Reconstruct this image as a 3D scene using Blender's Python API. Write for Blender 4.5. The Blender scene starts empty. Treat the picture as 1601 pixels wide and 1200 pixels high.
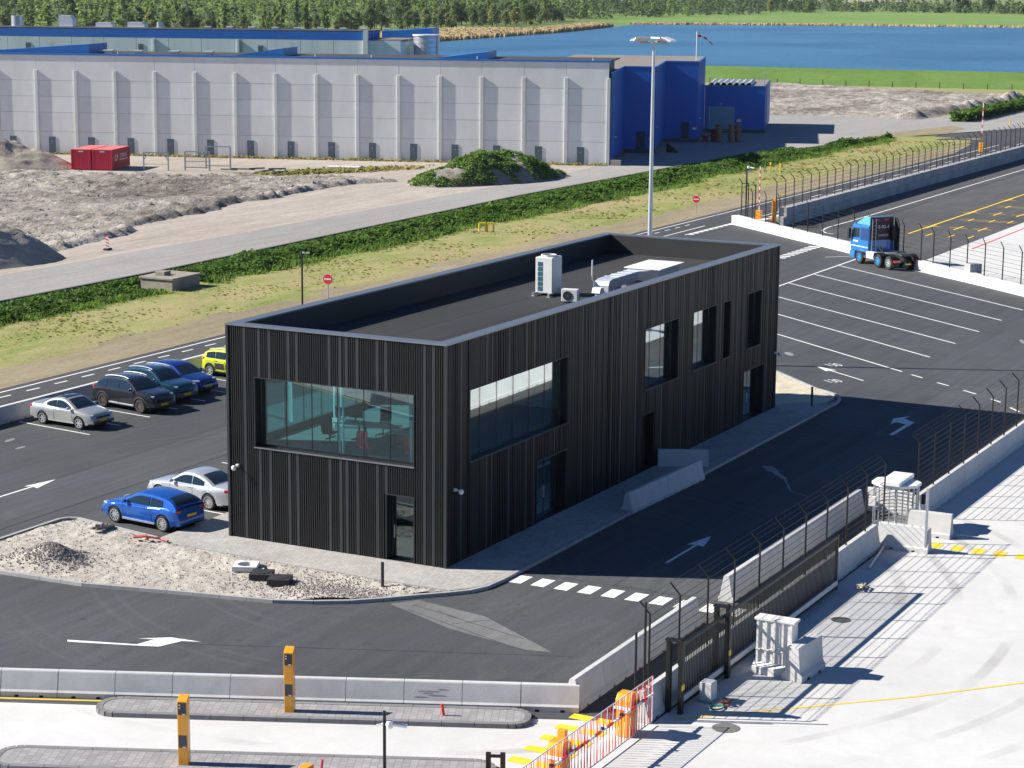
import bpy, bmesh, math, random
from mathutils import Vector, Matrix, noise as mn

sc = bpy.context.scene
col = sc.collection
rnd = random.Random(11)
rad = math.radians

# ------------------------------------------------------------------ camera
cam = bpy.data.cameras.new('camera')
cam.sensor_width = 36.0
cam.lens = 3286.0 / 1601.0 * 36.0
cam.clip_start = 1.0
cam.clip_end = 12000.0
cam_o = bpy.data.objects.new('camera', cam)
col.objects.link(cam_o)
_p, _y, _r = rad(10.843), rad(27.367), rad(0.469)
_F = Vector((math.cos(_y) * math.cos(_p), math.sin(_y) * math.cos(_p), -math.sin(_p)))
_R = _F.cross(Vector((0, 0, 1))).normalized()
_U = _R.cross(_F)
_R2 = _R * math.cos(_r) + _U * math.sin(_r)
_U2 = _U * math.cos(_r) - _R * math.sin(_r)
M = Matrix((_R2, _U2, -_F)).transposed().to_4x4()
M.translation = Vector((-65.814, -36.795, 21.530))
cam_o.matrix_world = M
sc.camera = cam_o

# ------------------------------------------------------------------ sky and sun
SUN_EL, SUN_AZ = rad(33.6), rad(-66.5)          # SUN_AZ: direction the light travels
world = bpy.data.worlds.new('World')
sc.world = world
world.use_nodes = True
wt = world.node_tree
sky = wt.nodes.new('ShaderNodeTexSky')
sky.sky_type = 'NISHITA'
sky.sun_disc = False
sky.sun_elevation = SUN_EL
sky.sun_rotation = rad(-23.5)
sky.air_density = 0.75
sky.dust_density = 0.0
sky.ozone_density = 9.0
wt.links.new(sky.outputs[0], wt.nodes['Background'].inputs[0])
wt.nodes['Background'].inputs[1].default_value = 0.06
sun = bpy.data.lights.new('sun', 'SUN')
sun.energy = 5.0
sun.angle = rad(0.53)
sun.color = (1.0, 0.95, 0.87)
sun_o = bpy.data.objects.new('sun', sun)
col.objects.link(sun_o)
_d = Vector((math.cos(SUN_AZ) * math.cos(SUN_EL), math.sin(SUN_AZ) * math.cos(SUN_EL), -math.sin(SUN_EL)))
sun_o.rotation_euler = _d.to_track_quat('-Z', 'Y').to_euler()
sun_o.location = (0, 0, 60)
sc.view_settings.view_transform = 'Standard'
sc.view_settings.look = 'None'
sc.view_settings.gamma = 1.0
sc.view_settings.use_curve_mapping = False
sc.view_settings.exposure = 0.95

# ------------------------------------------------------------------ mesh helpers
class MB:
    def __init__(self):
        self.v = []; self.f = []
    def add(self, vs, fs):
        n = len(self.v)
        self.v += [tuple(x) for x in vs]
        self.f += [tuple(i + n for i in f) for f in fs]
        return self
    def quad(self, a, b, c, d):
        return self.add([a, b, c, d], [(0, 1, 2, 3)])
    def box(self, x0, x1, y0, y1, z0, z1):
        return self.add([(x0, y0, z0), (x1, y0, z0), (x1, y1, z0), (x0, y1, z0), (x0, y0, z1), (x1, y0, z1), (x1, y1, z1), (x0, y1, z1)],
                        [(3, 2, 1, 0), (4, 5, 6, 7), (0, 1, 5, 4), (1, 2, 6, 5), (2, 3, 7, 6), (3, 0, 4, 7)])
    def obox(self, cx, cy, z0, sx, sy, sz, rz=0.0):
        c, s = math.cos(rz), math.sin(rz)
        vs = []
        for z in (z0, z0 + sz):
            for a, b in ((-.5, -.5), (.5, -.5), (.5, .5), (-.5, .5)):
                x, y = a * sx, b * sy
                vs.append((cx + c * x - s * y, cy + s * x + c * y, z))
        return self.add(vs, [(3, 2, 1, 0), (4, 5, 6, 7), (0, 1, 5, 4), (1, 2, 6, 5), (2, 3, 7, 6), (3, 0, 4, 7)])
    def prism(self, poly, z0, z1):
        n = len(poly)
        vs = [(x, y, z0) for x, y in poly] + [(x, y, z1) for x, y in poly]
        fs = [tuple(range(n - 1, -1, -1)), tuple(range(n, 2 * n))]
        fs += [(i, (i + 1) % n, n + (i + 1) % n, n + i) for i in range(n)]
        return self.add(vs, fs)
    def sheet(self, poly, z):
        return self.add([(x, y, z) for x, y in poly], [tuple(range(len(poly)))])
    def ext(self, prof, o, a, b, d):
        """profile (s,t) spanned by vectors a,b at o, swept along d, closed"""
        o, a, b, d = Vector(o), Vector(a), Vector(b), Vector(d)
        n = len(prof)
        p = [o + a * s + b * t for s, t in prof]
        vs = p + [q + d for q in p]
        fs = [tuple(range(n - 1, -1, -1)), tuple(range(n, 2 * n))]
        fs += [(i, (i + 1) % n, n + (i + 1) % n, n + i) for i in range(n)]
        return self.add(vs, fs)
    def tube(self, p0, p1, r, n=8, r2=None, cap=True):
        p0, p1 = Vector(p0), Vector(p1)
        r2 = r if r2 is None else r2
        d = (p1 - p0).normalized()
        u = d.orthogonal().normalized(); w = d.cross(u)
        vs = []
        for pp, rr in ((p0, r), (p1, r2)):
            for i in range(n):
                t = 2 * math.pi * i / n
                vs.append(pp + (u * math.cos(t) + w * math.sin(t)) * rr)
        fs = [(i, (i + 1) % n, n + (i + 1) % n, n + i) for i in range(n)]
        if cap:
            fs += [tuple(range(n - 1, -1, -1)), tuple(range(n, 2 * n))]
        return self.add(vs, fs)
    def path(self, pts, r, n=6):
        for a, b in zip(pts[:-1], pts[1:]):
            self.tube(a, b, r, n)
        return self
    def lathe(self, prof, c=(0, 0, 0), n=24, axis='z'):
        vs = []; m = len(prof)
        for i in range(n):
            t = 2 * math.pi * i / n
            for r_, h in prof:
                a, b = r_ * math.cos(t), r_ * math.sin(t)
                q = {'z': (a, b, h), 'y': (a, h, b), 'x': (h, a, b)}[axis]
                vs.append((q[0] + c[0], q[1] + c[1], q[2] + c[2]))
        fs = []
        for i in range(n):
            j = (i + 1) % n
            for k in range(m - 1):
                fs.append((i * m + k, j * m + k, j * m + k + 1, i * m + k + 1))
        return self.add(vs, fs)
    def grid(self, nx, ny, fn):
        vs = [fn(i / nx, j / ny) for j in range(ny + 1) for i in range(nx + 1)]
        fs = [(j * (nx + 1) + i, j * (nx + 1) + i + 1, (j + 1) * (nx + 1) + i + 1, (j + 1) * (nx + 1) + i) for j in range(ny) for i in range(nx)]
        return self.add(vs, fs)
    def mesh(self, name, mat, smooth=None, fix=True, bevel=0, seg=2):
        me = bpy.data.meshes.new(name)
        me.from_pydata(self.v, [], self.f)
        if fix or bevel:
            bm = bmesh.new(); bm.from_mesh(me)
            if bevel:
                bmesh.ops.remove_doubles(bm, verts=bm.verts, dist=1e-5)
                es = [e for e in bm.edges if len(e.link_faces) == 2 and e.calc_face_angle(0) > 0.5]
                bmesh.ops.bevel(bm, geom=es, offset=bevel, segments=seg, profile=0.5, affect='EDGES', clamp_overlap=True)
            if fix:
                bmesh.ops.recalc_face_normals(bm, faces=bm.faces)
            bm.to_mesh(me); bm.free()
        if mat is not None:
            me.materials.append(mat)
        if smooth:
            for p in me.polygons:
                p.use_smooth = True
            me.set_sharp_from_angle(angle=rad(smooth))
        me.update()
        return me
    def build(self, name, mat, parent=None, smooth=None, fix=True, bevel=0, seg=2):
        return put(name, self.mesh(name, mat, smooth, fix, bevel, seg), parent)

def put(name, me, parent=None, loc=(0, 0, 0), rz=0.0):
    o = bpy.data.objects.new(name, me)
    col.objects.link(o)
    if parent is not None:
        o.parent = parent
    o.location = loc
    o.rotation_euler = (0, 0, rz)
    return o

def tag(o, label, cat, group=None, kind=None):
    if label: o['label'] = label
    if cat: o['category'] = cat
    if group: o['group'] = group
    if kind: o['kind'] = kind
    return o

def struct(o):
    o['kind'] = 'structure'
    return o

def thing(name, label, cat, loc=(0, 0, 0), rz=0.0, group=None):
    o = bpy.data.objects.new(name, None)
    col.objects.link(o)
    o.location = loc; o.rotation_euler = (0, 0, rz)
    o.empty_display_size = 0.2
    return tag(o, label, cat, group)

def copy_tree(o, parent=None):
    c = o.copy(); col.objects.link(c); c.parent = parent
    for ch in list(o.children):
        copy_tree(ch, c)
    return c

def text_mesh(name, body, size, mat, parent, loc, rot, sx=1.0, sy=1.0, depth=0.004):
    cu = bpy.data.curves.new(name, 'FONT')
    cu.body = body; cu.size = size; cu.extrude = depth
    cu.align_x = 'CENTER'; cu.align_y = 'CENTER'
    t = bpy.data.objects.new(name, cu); col.objects.link(t)
    bpy.context.view_layer.update()
    me = bpy.data.meshes.new_from_object(t)
    bpy.data.objects.remove(t); bpy.data.curves.remove(cu)
    me.name = name
    me.materials.clear(); me.materials.append(mat)
    o = put(name, me, parent, loc)
    o.rotation_euler = rot; o.scale = (sx, sy, 1)
    return o

def rect(x0, x1, y0, y1):
    return [(x0, y0), (x1, y0), (x1, y1), (x0, y1)]

def strip(a, b, w):
    a, b = Vector(a), Vector(b)
    d = (b - a).normalized(); n = Vector((-d.y, d.x)) * (w / 2)
    return [tuple(a - n), tuple(b - n), tuple(b + n), tuple(a + n)]

# ------------------------------------------------------------------ materials
class NT:
    def __init__(self, name):
        self.m = bpy.data.materials.new(name)
        self.m.use_nodes = True
        self.t = self.m.node_tree
        self.b = self.t.nodes['Principled BSDF']
        self._tc = None
    def n(self, typ, **kw):
        nd = self.t.nodes.new(typ)
        for k, v in kw.items():
            setattr(nd, k, v)
        return nd
    def l(self, a, b):
        self.t.links.new(a, b)
    def pos(self, world=True):
        if world:
            return self.n('ShaderNodeNewGeometry').outputs['Position']
        return self.n('ShaderNodeTexCoord').outputs['Object']
    def mapped(self, vec, sc_=(1, 1, 1), rz=0.0):
        m = self.n('ShaderNodeMapping')
        m.inputs['Scale'].default_value = sc_
        m.inputs['Rotation'].default_value = (0, 0, rz)
        self.l(vec, m.inputs[0]); return m.outputs[0]
    def noise(self, vec, scale, detail=6, rough=.6, dist=0.0):
        n = self.n('ShaderNodeTexNoise')
        n.inputs['Scale'].default_value = scale
        n.inputs['Detail'].default_value = detail
        n.inputs['Roughness'].default_value = rough
        n.inputs['Distortion'].default_value = dist
        self.l(vec, n.inputs['Vector']); return n.outputs['Fac']
    def ramp(self, fac, stops):
        r = self.n('ShaderNodeValToRGB')
        e = r.color_ramp.elements
        while len(e) < len(stops): e.new(0.5)
        for el, (p, c) in zip(e, stops):
            el.position = p
            el.color = (*c, 1) if len(c) == 3 else c
        self.l(fac, r.inputs[0]); return r.outputs[0]
    def mix(self, fac, a, b, mode='MIX'):
        m = self.n('ShaderNodeMix', data_type='RGBA', blend_type=mode)
        for s, v in ((m.inputs[0], fac), (m.inputs[6], a), (m.inputs[7], b)):
            if hasattr(v, 'is_output') or isinstance(v, bpy.types.NodeSocket):
                self.l(v, s)
            elif isinstance(v, (int, float)):
                s.default_value = v
            else:
                s.default_value = (*v, 1)
        return m.outputs[2]
    def bump(self, h, strength=.3, dist=.02):
        b = self.n('ShaderNodeBump')
        b.inputs['Strength'].default_value = strength
        b.inputs['Distance'].default_value = dist
        self.l(h, b.inputs['Height']); self.l(b.outputs[0], self.b.inputs['Normal'])
    def base(self, c):
        if isinstance(c, bpy.types.NodeSocket): self.l(c, self.b.inputs['Base Color'])
        else: self.b.inputs['Base Color'].default_value = (*c, 1)
    def set(self, r=.7, m=0.0, spec=.5, coat=0.0):
        self.b.inputs['Roughness'].default_value = r
        self.b.inputs['Metallic'].default_value = m
        self.b.inputs['Specular IOR Level'].default_value = spec
        self.b.inputs['Coat Weight'].default_value = coat
        self.b.inputs['Coat Roughness'].default_value = .05
        return self.m

def grey(v): return (v, v, v)
def mul(c, k): return tuple(min(1, x * k) for x in c)

def mk(name, c, r=.7, m=0.0, v=.12, s=3.0, spec=.5, coat=0.0, bump=0.0, bs=30.0, rand=0.0, world=False, stretch=(1, 1, 1)):
    t = NT(name)
    P = t.mapped(t.pos(world), stretch)
    f = t.noise(P, s, 7, .65)
    cc = t.ramp(f, [(.25, mul(c, 1 - v)), (.75, mul(c, 1 + v))])
    if rand:
        oi = t.n('ShaderNodeObjectInfo')
        k = t.ramp(oi.outputs['Random'], [(0, grey(1 - rand)), (1, grey(1.0))])
        cc = t.mix(1.0, cc, k, 'MULTIPLY')
    t.base(cc)
    if bump:
        t.bump(t.noise(P, bs, 5), bump, .02)
    return t.set(r, m, spec, coat)

def m_asphalt(name, base, tint=(.95, 1, 1.08), dust=.35, rz=0.0):
    t = NT(name); P = t.pos()
    c0 = mul(tint, base)
    big = t.noise(P, .06, 5, .55)
    st = t.noise(t.mapped(P, (.12, 1.6, 1), rz), 1.0, 6, .6, .3)
    fine = t.noise(P, 9.0, 3, .7)
    a = t.ramp(big, [(.3, mul(c0, .82)), (.7, mul(c0, 1.25))])
    b = t.ramp(st, [(.3, grey(.84)), (.7, grey(1.2))])
    c = t.ramp(fine, [(.25, grey(.78)), (.75, grey(1.25))])
    x = t.mix(1.0, t.mix(1.0, a, b, 'MULTIPLY'), c, 'MULTIPLY')
    d = t.ramp(t.noise(P, .35, 8, .72, .6), [(.57, grey(0)), (.8, grey(dust))])
    x = t.mix(d, x, mul((1.0, .95, .88), base * 2.6))
    w = t.n('ShaderNodeTexWave', wave_type='RINGS', rings_direction='Z')
    w.inputs['Scale'].default_value = .09; w.inputs['Distortion'].default_value = 5.0; w.inputs['Detail'].default_value = 2.0
    w.inputs['Detail Scale'].default_value = .25
    t.l(P, w.inputs['Vector'])
    ring = t.ramp(w.outputs['Fac'], [(.80, grey(0)), (.88, grey(1)), (.92, grey(1)), (.97, grey(0))])
    msk = t.ramp(t.noise(P, .10, 3, .5), [(.45, grey(0)), (.65, grey(.35))])
    x = t.mix(t.mix(1.0, ring, msk, 'MULTIPLY'), x, mul((1, .98, .95), base * 1.9))
    spot = t.ramp(t.noise(P, 1.3, 2, .4), [(.70, grey(0)), (.76, grey(.5))])
    x = t.mix(spot, x, mul((1, 1, 1), base * .5))
    t.base(x); t.bump(fine, .25, .01)
    return t.set(.82, 0, .4)

def m_concrete_yard():
    t = NT('yard_concrete'); P = t.pos()
    big = t.noise(P, .12, 6, .6, .4)
    med = t.noise(P, 1.1, 7, .7, .5)
    fine = t.noise(P, 14, 4, .7)
    a = t.ramp(big, [(.3, (.50, .495, .48)), (.7, (.60, .595, .575))])
    b = t.ramp(med, [(.3, grey(.90)), (.65, grey(1.03))])
    x = t.mix(1.0, a, b, 'MULTIPLY')
    x = t.mix(.2, x, t.ramp(fine, [(.3, (.42, .42, .41)), (.7, (.66, .66, .64))]))
    # curved tyre scrub: bands of a warped ring pattern
    w = t.n('ShaderNodeTexWave', wave_type='RINGS', rings_direction='Z')
    w.inputs['Scale'].default_value = .16; w.inputs['Distortion'].default_value = 2.6; w.inputs['Detail'].default_value = 2.5
    w.inputs['Detail Scale'].default_value = .35
    t.l(t.mapped(P, (1, 1, 1)), w.inputs['Vector'])
    ring = t.ramp(w.outputs['Fac'], [(.86, grey(0)), (.95, grey(1))])
    msk = t.ramp(t.noise(P, .16, 3, .5), [(.46, grey(0)), (.66, grey(.55))])
    f = t.mix(1.0, ring, msk, 'MULTIPLY')
    x = t.mix(f, x, (.30, .29, .28))
    t.base(x); t.bump(fine, .15, .008)
    return t.set(.85, 0, .3)

def m_pavers(name, c, mortar, rz=0.0, sx=.21, sy=.105):
    t = NT(name); P = t.mapped(t.pos(), (1, 1, 1), rz)
    br = t.n('ShaderNodeTexBrick')
    br.inputs['Scale'].default_value = 1.0
    br.inputs['Brick Width'].default_value = sx; br.inputs['Row Height'].default_value = sy
    br.inputs['Mortar Size'].default_value = .006
    br.inputs['Color1'].default_value = (*mul(c, .88), 1); br.inputs['Color2'].default_value = (*mul(c, 1.1), 1)
    br.inputs['Mortar'].default_value = (*mortar, 1)
    t.l(P, br.inputs['Vector'])
    k = t.ramp(t.noise(P, .7, 6, .65), [(.3, grey(.85)), (.7, grey(1.1))])
    t.base(t.mix(1.0, br.outputs['Color'], k, 'MULTIPLY'))
    t.bump(br.outputs['Fac'], -.4, .01)
    return t.set(.85, 0, .3)

def m_ground(name, cols, s1=.15, s2=1.2, s3=8.0, stretch=(1, 1, 1), rz=0.0, bump=.4, bd=.05, r=.95):
    """natural ground: cols = list of (pos,colour) driven by layered noise"""
    t = NT(name); P = t.mapped(t.pos(), stretch, rz)
    a = t.noise(P, s1, 6, .6, .5); b = t.noise(P, s2, 7, .7, .4); c = t.noise(P, s3, 4, .7)
    m1 = t.n('ShaderNodeMath', operation='MULTIPLY_ADD'); m1.inputs[1].default_value = .5
    t.l(a, m1.inputs[0])
    h = t.n('ShaderNodeMath', operation='MULTIPLY'); h.inputs[1].default_value = .5
    t.l(b, h.inputs[0]); t.l(h.outputs[0], m1.inputs[2])
    x = t.ramp(m1.outputs[0], cols)
    k = t.ramp(c, [(.25, grey(.72)), (.75, grey(1.28))])
    t.base(t.mix(1.0, x, k, 'MULTIPLY'))
    t.bump(c, bump, bd)
    return t.set(r, 0, .15)

def m_leaf(name, c1, c2, sheen=.0):
    t = NT(name)
    oi = t.n('ShaderNodeObjectInfo')
    f = t.noise(t.pos(), .9, 3, .6)
    x = t.ramp(f, [(.3, c1), (.7, c2)])
    k = t.ramp(oi.outputs['Random'], [(0, (.6, .66, .75)), (.35, (.85, .9, .9)), (.6, grey(1)), (1, (1.3, 1.12, .85))])
    x = t.mix(1.0, x, k, 'MULTIPLY')
    t.base(x)
    t.set(.75, 0, .2)
    tr = t.n('ShaderNodeBsdfTranslucent'); t.l(x, tr.inputs[0])
    ms = t.n('ShaderNodeMixShader'); ms.inputs[0].default_value = .5
    out = t.t.nodes['Material Output']
    t.l(t.b.outputs[0], ms.inputs[1]); t.l(tr.outputs[0], ms.inputs[2]); t.l(ms.outputs[0], out.inputs[0])
    return t.m

def m_glass(name, tint, refl=.06, rough=.0):
    t = NT(name)
    tr = t.n('ShaderNodeBsdfTransparent'); tr.inputs[0].default_value = (*tint, 1)
    gl = t.n('ShaderNodeBsdfGlossy'); gl.inputs['Roughness'].default_value = rough
    gl.inputs[0].default_value = (.95, .97, 1, 1)
    lw = t.n('ShaderNodeLayerWeight'); lw.inputs[0].default_value = .5
    pw = t.n('ShaderNodeMath', operation='POWER'); pw.inputs[1].default_value = 1.6
    fr = t.n('ShaderNodeMath', operation='MULTIPLY_ADD'); fr.inputs[1].default_value = .95; fr.inputs[2].default_value = refl
    t.l(lw.outputs['Facing'], pw.inputs[0]); t.l(pw.outputs[0], fr.inputs[0])
    ms = t.n('ShaderNodeMixShader')
    t.l(fr.outputs[0], ms.inputs[0]); t.l(tr.outputs[0], ms.inputs[1]); t.l(gl.outputs[0], ms.inputs[2])
    t.l(ms.outputs[0], t.t.nodes['Material Output'].inputs[0])
    return t.m

def m_paint(name, c, metal=.35, r=.3):
    return mk(name, c, r, metal, .04, 1.5, .5, .9)

MT = {}
MT['asphalt'] = m_asphalt('asphalt', .055)
MT['asphalt_old'] = m_asphalt('asphalt_old', .068, (1.03, 1, .96), .5)
MT['asphalt_road'] = m_asphalt('asphalt_road', .05, (1, 1, 1.04), .15)
MT['yard'] = m_concrete_yard()
MT['pavers'] = m_pavers('concrete_pavers', (.40, .385, .36), (.2, .19, .18))
MT['pavers_island'] = m_pavers('island_pavers', (.30, .29, .29), (.13, .13, .13), rad(-23.9), .25, .22)
MT['kerb'] = mk('kerb_concrete', (.36, .355, .345), .85, 0, .15, 4, rand=.14, bump=.2, world=True)
MT['kerb_dark'] = mk('island_kerb_concrete', (.20, .20, .20), .85, 0, .15, 4, rand=.14, bump=.2, world=True)
MT['jersey'] = mk('barrier_concrete', (.52, .515, .505), .85, 0, .13, 1.6, rand=.1, bump=.25, bs=18, world=True)
MT['block'] = mk('block_concrete', (.40, .395, .40), .88, 0, .14, 1.0, rand=.2, bump=.3, bs=10, world=True)
MT['block_white'] = mk('pale_block_concrete', (.66, .65, .63), .88, 0, .08, 1.0, rand=.08, bump=.3, bs=10, world=True)
def m_mark():
    t = NT('road_paint_white'); P = t.pos()
    w = t.ramp(t.noise(P, 6.0, 8, .75), [(.30, (.16, .16, .16)), (.40, (.62, .62, .60)), (.6, (.82, .82, .80))])
    t.base(w); return t.set(.7, 0, .4)
MT['mark'] = m_mark()
MT['mark_y'] = mk('road_paint_yellow', (.85, .56, .02), .7, 0, .12, 2.5, world=True)
MT['mark_r'] = mk('road_paint_red', (.70, .05, .06), .7, 0, .12, 2.5, world=True)
MT['clad'] = mk('black_cladding', (.0075, .0078, .0085), .45, .0, .2, 2.0, .5)
MT['clad_wide'] = mk('charcoal_cladding', (.020, .022, .024), .5, .0, .15, 2.0, .5)
MT['cladback'] = mk('cladding_backing', (.005, .005, .0055), .6, 0, .2, 2.0, .3)
MT['cap'] = mk('parapet_cap_aluminium', (.25, .26, .275), .38, .7, .06, 2.0)
MT['roof'] = m_asphalt('roof_felt', .026, (1, 1, 1.0), .2)
MT['black'] = mk('black_metal', (.012, .012, .013), .45, .2, .2, 4)
MT['fence'] = mk('fence_metal', (.018, .016, .015), .5, .3, .25, 6)
MT['galv'] = mk('galvanised_steel', (.50, .51, .53), .42, .75, .15, 5)
MT['white'] = mk('white_enamel', (.74, .74, .73), .4, 0, .05, 3)
MT['offwhite'] = mk('cream_enamel', (.62, .62, .585), .45, 0, .06, 3)
MT['wall_in'] = mk('interior_plaster', (.62, .62, .60), .8, 0, .04, 2)
MT['floor_in'] = mk('interior_carpet', (.20, .21, .21), .9, 0, .2, 20)
MT['glass'] = m_glass('window_glass', (.66, .90, .91))
MT['carglass'] = mk('car_glass', (.012, .02, .022), .04, 0, .1, 1, .9, .3)
MT['orange'] = mk('orange_enamel', (.80, .33, .012), .4, 0, .06, 3, .5, .3)
MT['yellow'] = mk('yellow_enamel', (.80, .55, .02), .4, 0, .06, 3)
MT['red'] = mk('red_enamel', (.62, .025, .03), .45, 0, .08, 3)
MT['signred'] = mk('sign_red', (.70, .03, .02), .45, 0, .04, 3)
MT['rubber'] = mk('tyre_rubber', (.018, .018, .018), .85, 0, .25, 8)
MT['rim'] = mk('alloy_rim', (.62, .63, .65), .3, .6, .05, 6)
MT['rim_dark'] = mk('dark_alloy_rim', (.10, .09, .09), .35, .6, .1, 6)
MT['dark'] = mk('dark_plastic', (.012, .012, .013), .6, 0, .2, 6)
MT['plate'] = mk('number_plate_yellow', (.80, .52, .02), .5, 0, .05, 6)
MT['lamp_r'] = mk('tail_lamp_red', (.42, .012, .02), .15, 0, .1, 6, .6, .6)
MT['lamp_w'] = mk('head_lamp_clear', (.45, .47, .50), .1, .2, .1, 6, .6, .8)
MT['sand'] = m_ground('sand_ground', [(.3, (.24, .21, .175)), (.5, (.36, .33, .285)), (.7, (.47, .44, .39))], .2, 1.4, 9)
MT['gravel'] = m_ground('gravel_ground', [(.3, (.27, .245, .215)), (.48, (.43, .395, .345)), (.7, (.58, .535, .465))], .35, 2.2, 16, bump=.9)
MT['stone'] = mk('crushed_stone', (.36, .31, .29), .9, 0, .35, 4, rand=.4, world=True)
MT['soil'] = m_ground('churned_soil', [(.34, (.085, .073, .063)), (.44, (.20, .176, .152)), (.52, (.32, .288, .252)), (.63, (.49, .45, .40))], .07, .75, 3.6, (.5, 1, 1), rad(18), .9, .25)
MT['mound_sand'] = m_ground('heaped_sand', [(.3, (.25, .21, .17)), (.5, (.38, .33, .27)), (.7, (.47, .42, .345))], .3, 1.3, 6, bump=.8, bd=.15)
MT['mound_grey'] = m_ground('heaped_grey_sand', [(.3, (.14, .125, .105)), (.5, (.27, .245, .205)), (.7, (.38, .35, .30))], .3, 1.3, 6, bump=.8, bd=.15)
MT['grass'] = m_ground('dry_verge_grass', [(.30, (.15, .18, .045)), (.42, (.22, .245, .075)), (.52, (.30, .28, .12)), (.63, (.36, .28, .16)), (.75, (.38, .29, .18))], .13, .8, 9, (.45, 1, 1), 0, .8, .08)
MT['dike'] = m_ground('dike_grass', [(.3, (.075, .145, .03)), (.5, (.11, .195, .042)), (.7, (.16, .235, .06))], .05, .5, 3, (1, 1, 1), 0, .6, .08)
MT['field'] = m_ground('far_fields', [(.3, (.10, .16, .045)), (.5, (.15, .205, .065)), (.7, (.25, .245, .12))], .006, .05, .6, bump=.2)
MT['dryband'] = m_ground('dry_grass_band', [(.3, (.20, .22, .08)), (.5, (.28, .27, .12)), (.7, (.36, .31, .18))], .06, .5, 3, bump=.5)
MT['conc_road'] = m_ground('old_concrete_road', [(.3, (.235, .225, .21)), (.5, (.29, .28, .265)), (.7, (.36, .34, .31))], .1, .9, 10, (.18, 1.2, 1), 0, .2, .02)
MT['sandtrack'] = m_ground('sandy_track', [(.3, (.25, .21, .175)), (.5, (.37, .325, .28)), (.7, (.49, .45, .40))], .09, .7, 6, (.22, 1.4, 1), rad(6), .4, .03)
MT['verge_sand'] = m_ground('brown_verge', [(.3, (.17, .15, .085)), (.5, (.25, .21, .135)), (.7, (.33, .28, .19))], .12, .9, 7, (.3, 1.2, 1), 0, .5, .04)
MT['hedge'] = m_leaf('bramble_leaf', (.055, .12, .02), (.17, .27, .05))
MT['weed'] = m_leaf('weed_leaf', (.09, .18, .03), (.24, .37, .075))
MT['tuft'] = m_leaf('grass_tuft', (.19, .22, .06), (.34, .32, .14))
MT['leafA'] = m_leaf('alder_leaf', (.15, .23, .065), (.29, .39, .13))
MT['leafB'] = m_leaf('willow_leaf', (.18, .23, .10), (.30, .36, .17))
MT['leafC'] = m_leaf('oak_leaf', (.085, .135, .05), (.17, .24, .085))
MT['bark'] = mk('bark', (.10, .08, .06), .9, 0, .3, 2)
MT['reed'] = m_leaf('reed_stalk', (.36, .31, .20), (.50, .45, .32))
MT['whconc'] = mk('warehouse_panel_concrete', (.76, .745, .72), .88, 0, .10, .35, rand=.09, bump=.15, bs=6, world=True, stretch=(1, 1, .4))
MT['whcol'] = mk('warehouse_column_concrete', (.62, .62, .60), .88, 0, .12, .5, rand=.08, world=True)
MT['blue'] = mk('blue_sheet_cladding', (.012, .13, .50), .45, 0, .08, .2, .5, world=True)
MT['bluetrim'] = mk('blue_trim', (.012, .16, .50), .4, 0, .06, .3, .5, world=True)
MT['greydoor'] = mk('grey_door', (.085, .11, .13), .5, 0, .1, 2)
MT['shutter'] = mk('roller_shutter', (.20, .34, .42), .5, 0, .08, 2)
MT['oldroof'] = mk('gravel_roof', (.20, .175, .155), .95, 0, .2, .4, world=True)
MT['darkroof'] = mk('bitumen_roof', (.035, .035, .04), .9, 0, .25, .3, world=True)

def m_streak():
    t = NT('streaked_panel'); P = t.pos()
    f = t.noise(t.mapped(P, (.5, .5, .05)), 1.0, 7, .7)
    x = t.ramp(f, [(.30, (.30, .33, .22)), (.40, (.56, .60, .62)), (.75, (.68, .72, .76))])
    t.base(x); return t.set(.7, 0, .3)
MT['streak'] = m_streak()

def m_water():
    t = NT('lake_water'); P = t.pos()
    a = t.noise(t.mapped(P, (.25, .6, 1), rad(-25)), 1.0, 6, .65)
    b = t.noise(P, .012, 4, .55, .6)
    x = t.ramp(b, [(.35, (.03, .11, .20)), (.65, (.055, .16, .27))])
    t.base(x); t.bump(a, 1.0, .5)
    return t.set(.28, 0, .2)
MT['water'] = m_water()

# ================================================================== THE SETTING
def inside(poly, x, y):
    r = False; n = len(poly)
    for i in range(n):
        x0, y0 = poly[i]; x1, y1 = poly[(i + 1) % n]
        if (y0 > y) != (y1 > y) and x < (x1 - x0) * (y - y0) / (y1 - y0) + x0:
            r = not r
    return r

def fbm(x, y, s, o=4, seed=0.0):
    return mn.fractal(Vector((x * s + seed, y * s - seed, seed * .37)), 1.0, 2.0, o)

def sheet(name, poly, z, mat, parent=None):
    o = MB().sheet(poly, z).build(name, mat, parent)
    if parent is None: struct(o)
    return o

def gridsheet(name, x0, x1, y0, y1, nx, ny, fz, mat, mask=None):
    vs = []; fs = []
    for j in range(ny + 1):
        for i in range(nx + 1):
            x = x0 + (x1 - x0) * i / nx; y = y0 + (y1 - y0) * j / ny
            vs.append((x, y, fz(x, y)))
    for j in range(ny):
        for i in range(nx):
            if mask and not mask(x0 + (x1 - x0) * (i + .5) / nx, y0 + (y1 - y0) * (j + .5) / ny): continue
            a = j * (nx + 1) + i
            fs.append((a, a + 1, a + nx + 2, a + nx + 1))
    m = MB(); m.v = vs; m.f = fs
    return m.build(name, mat, None, smooth=60, fix=False)

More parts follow.
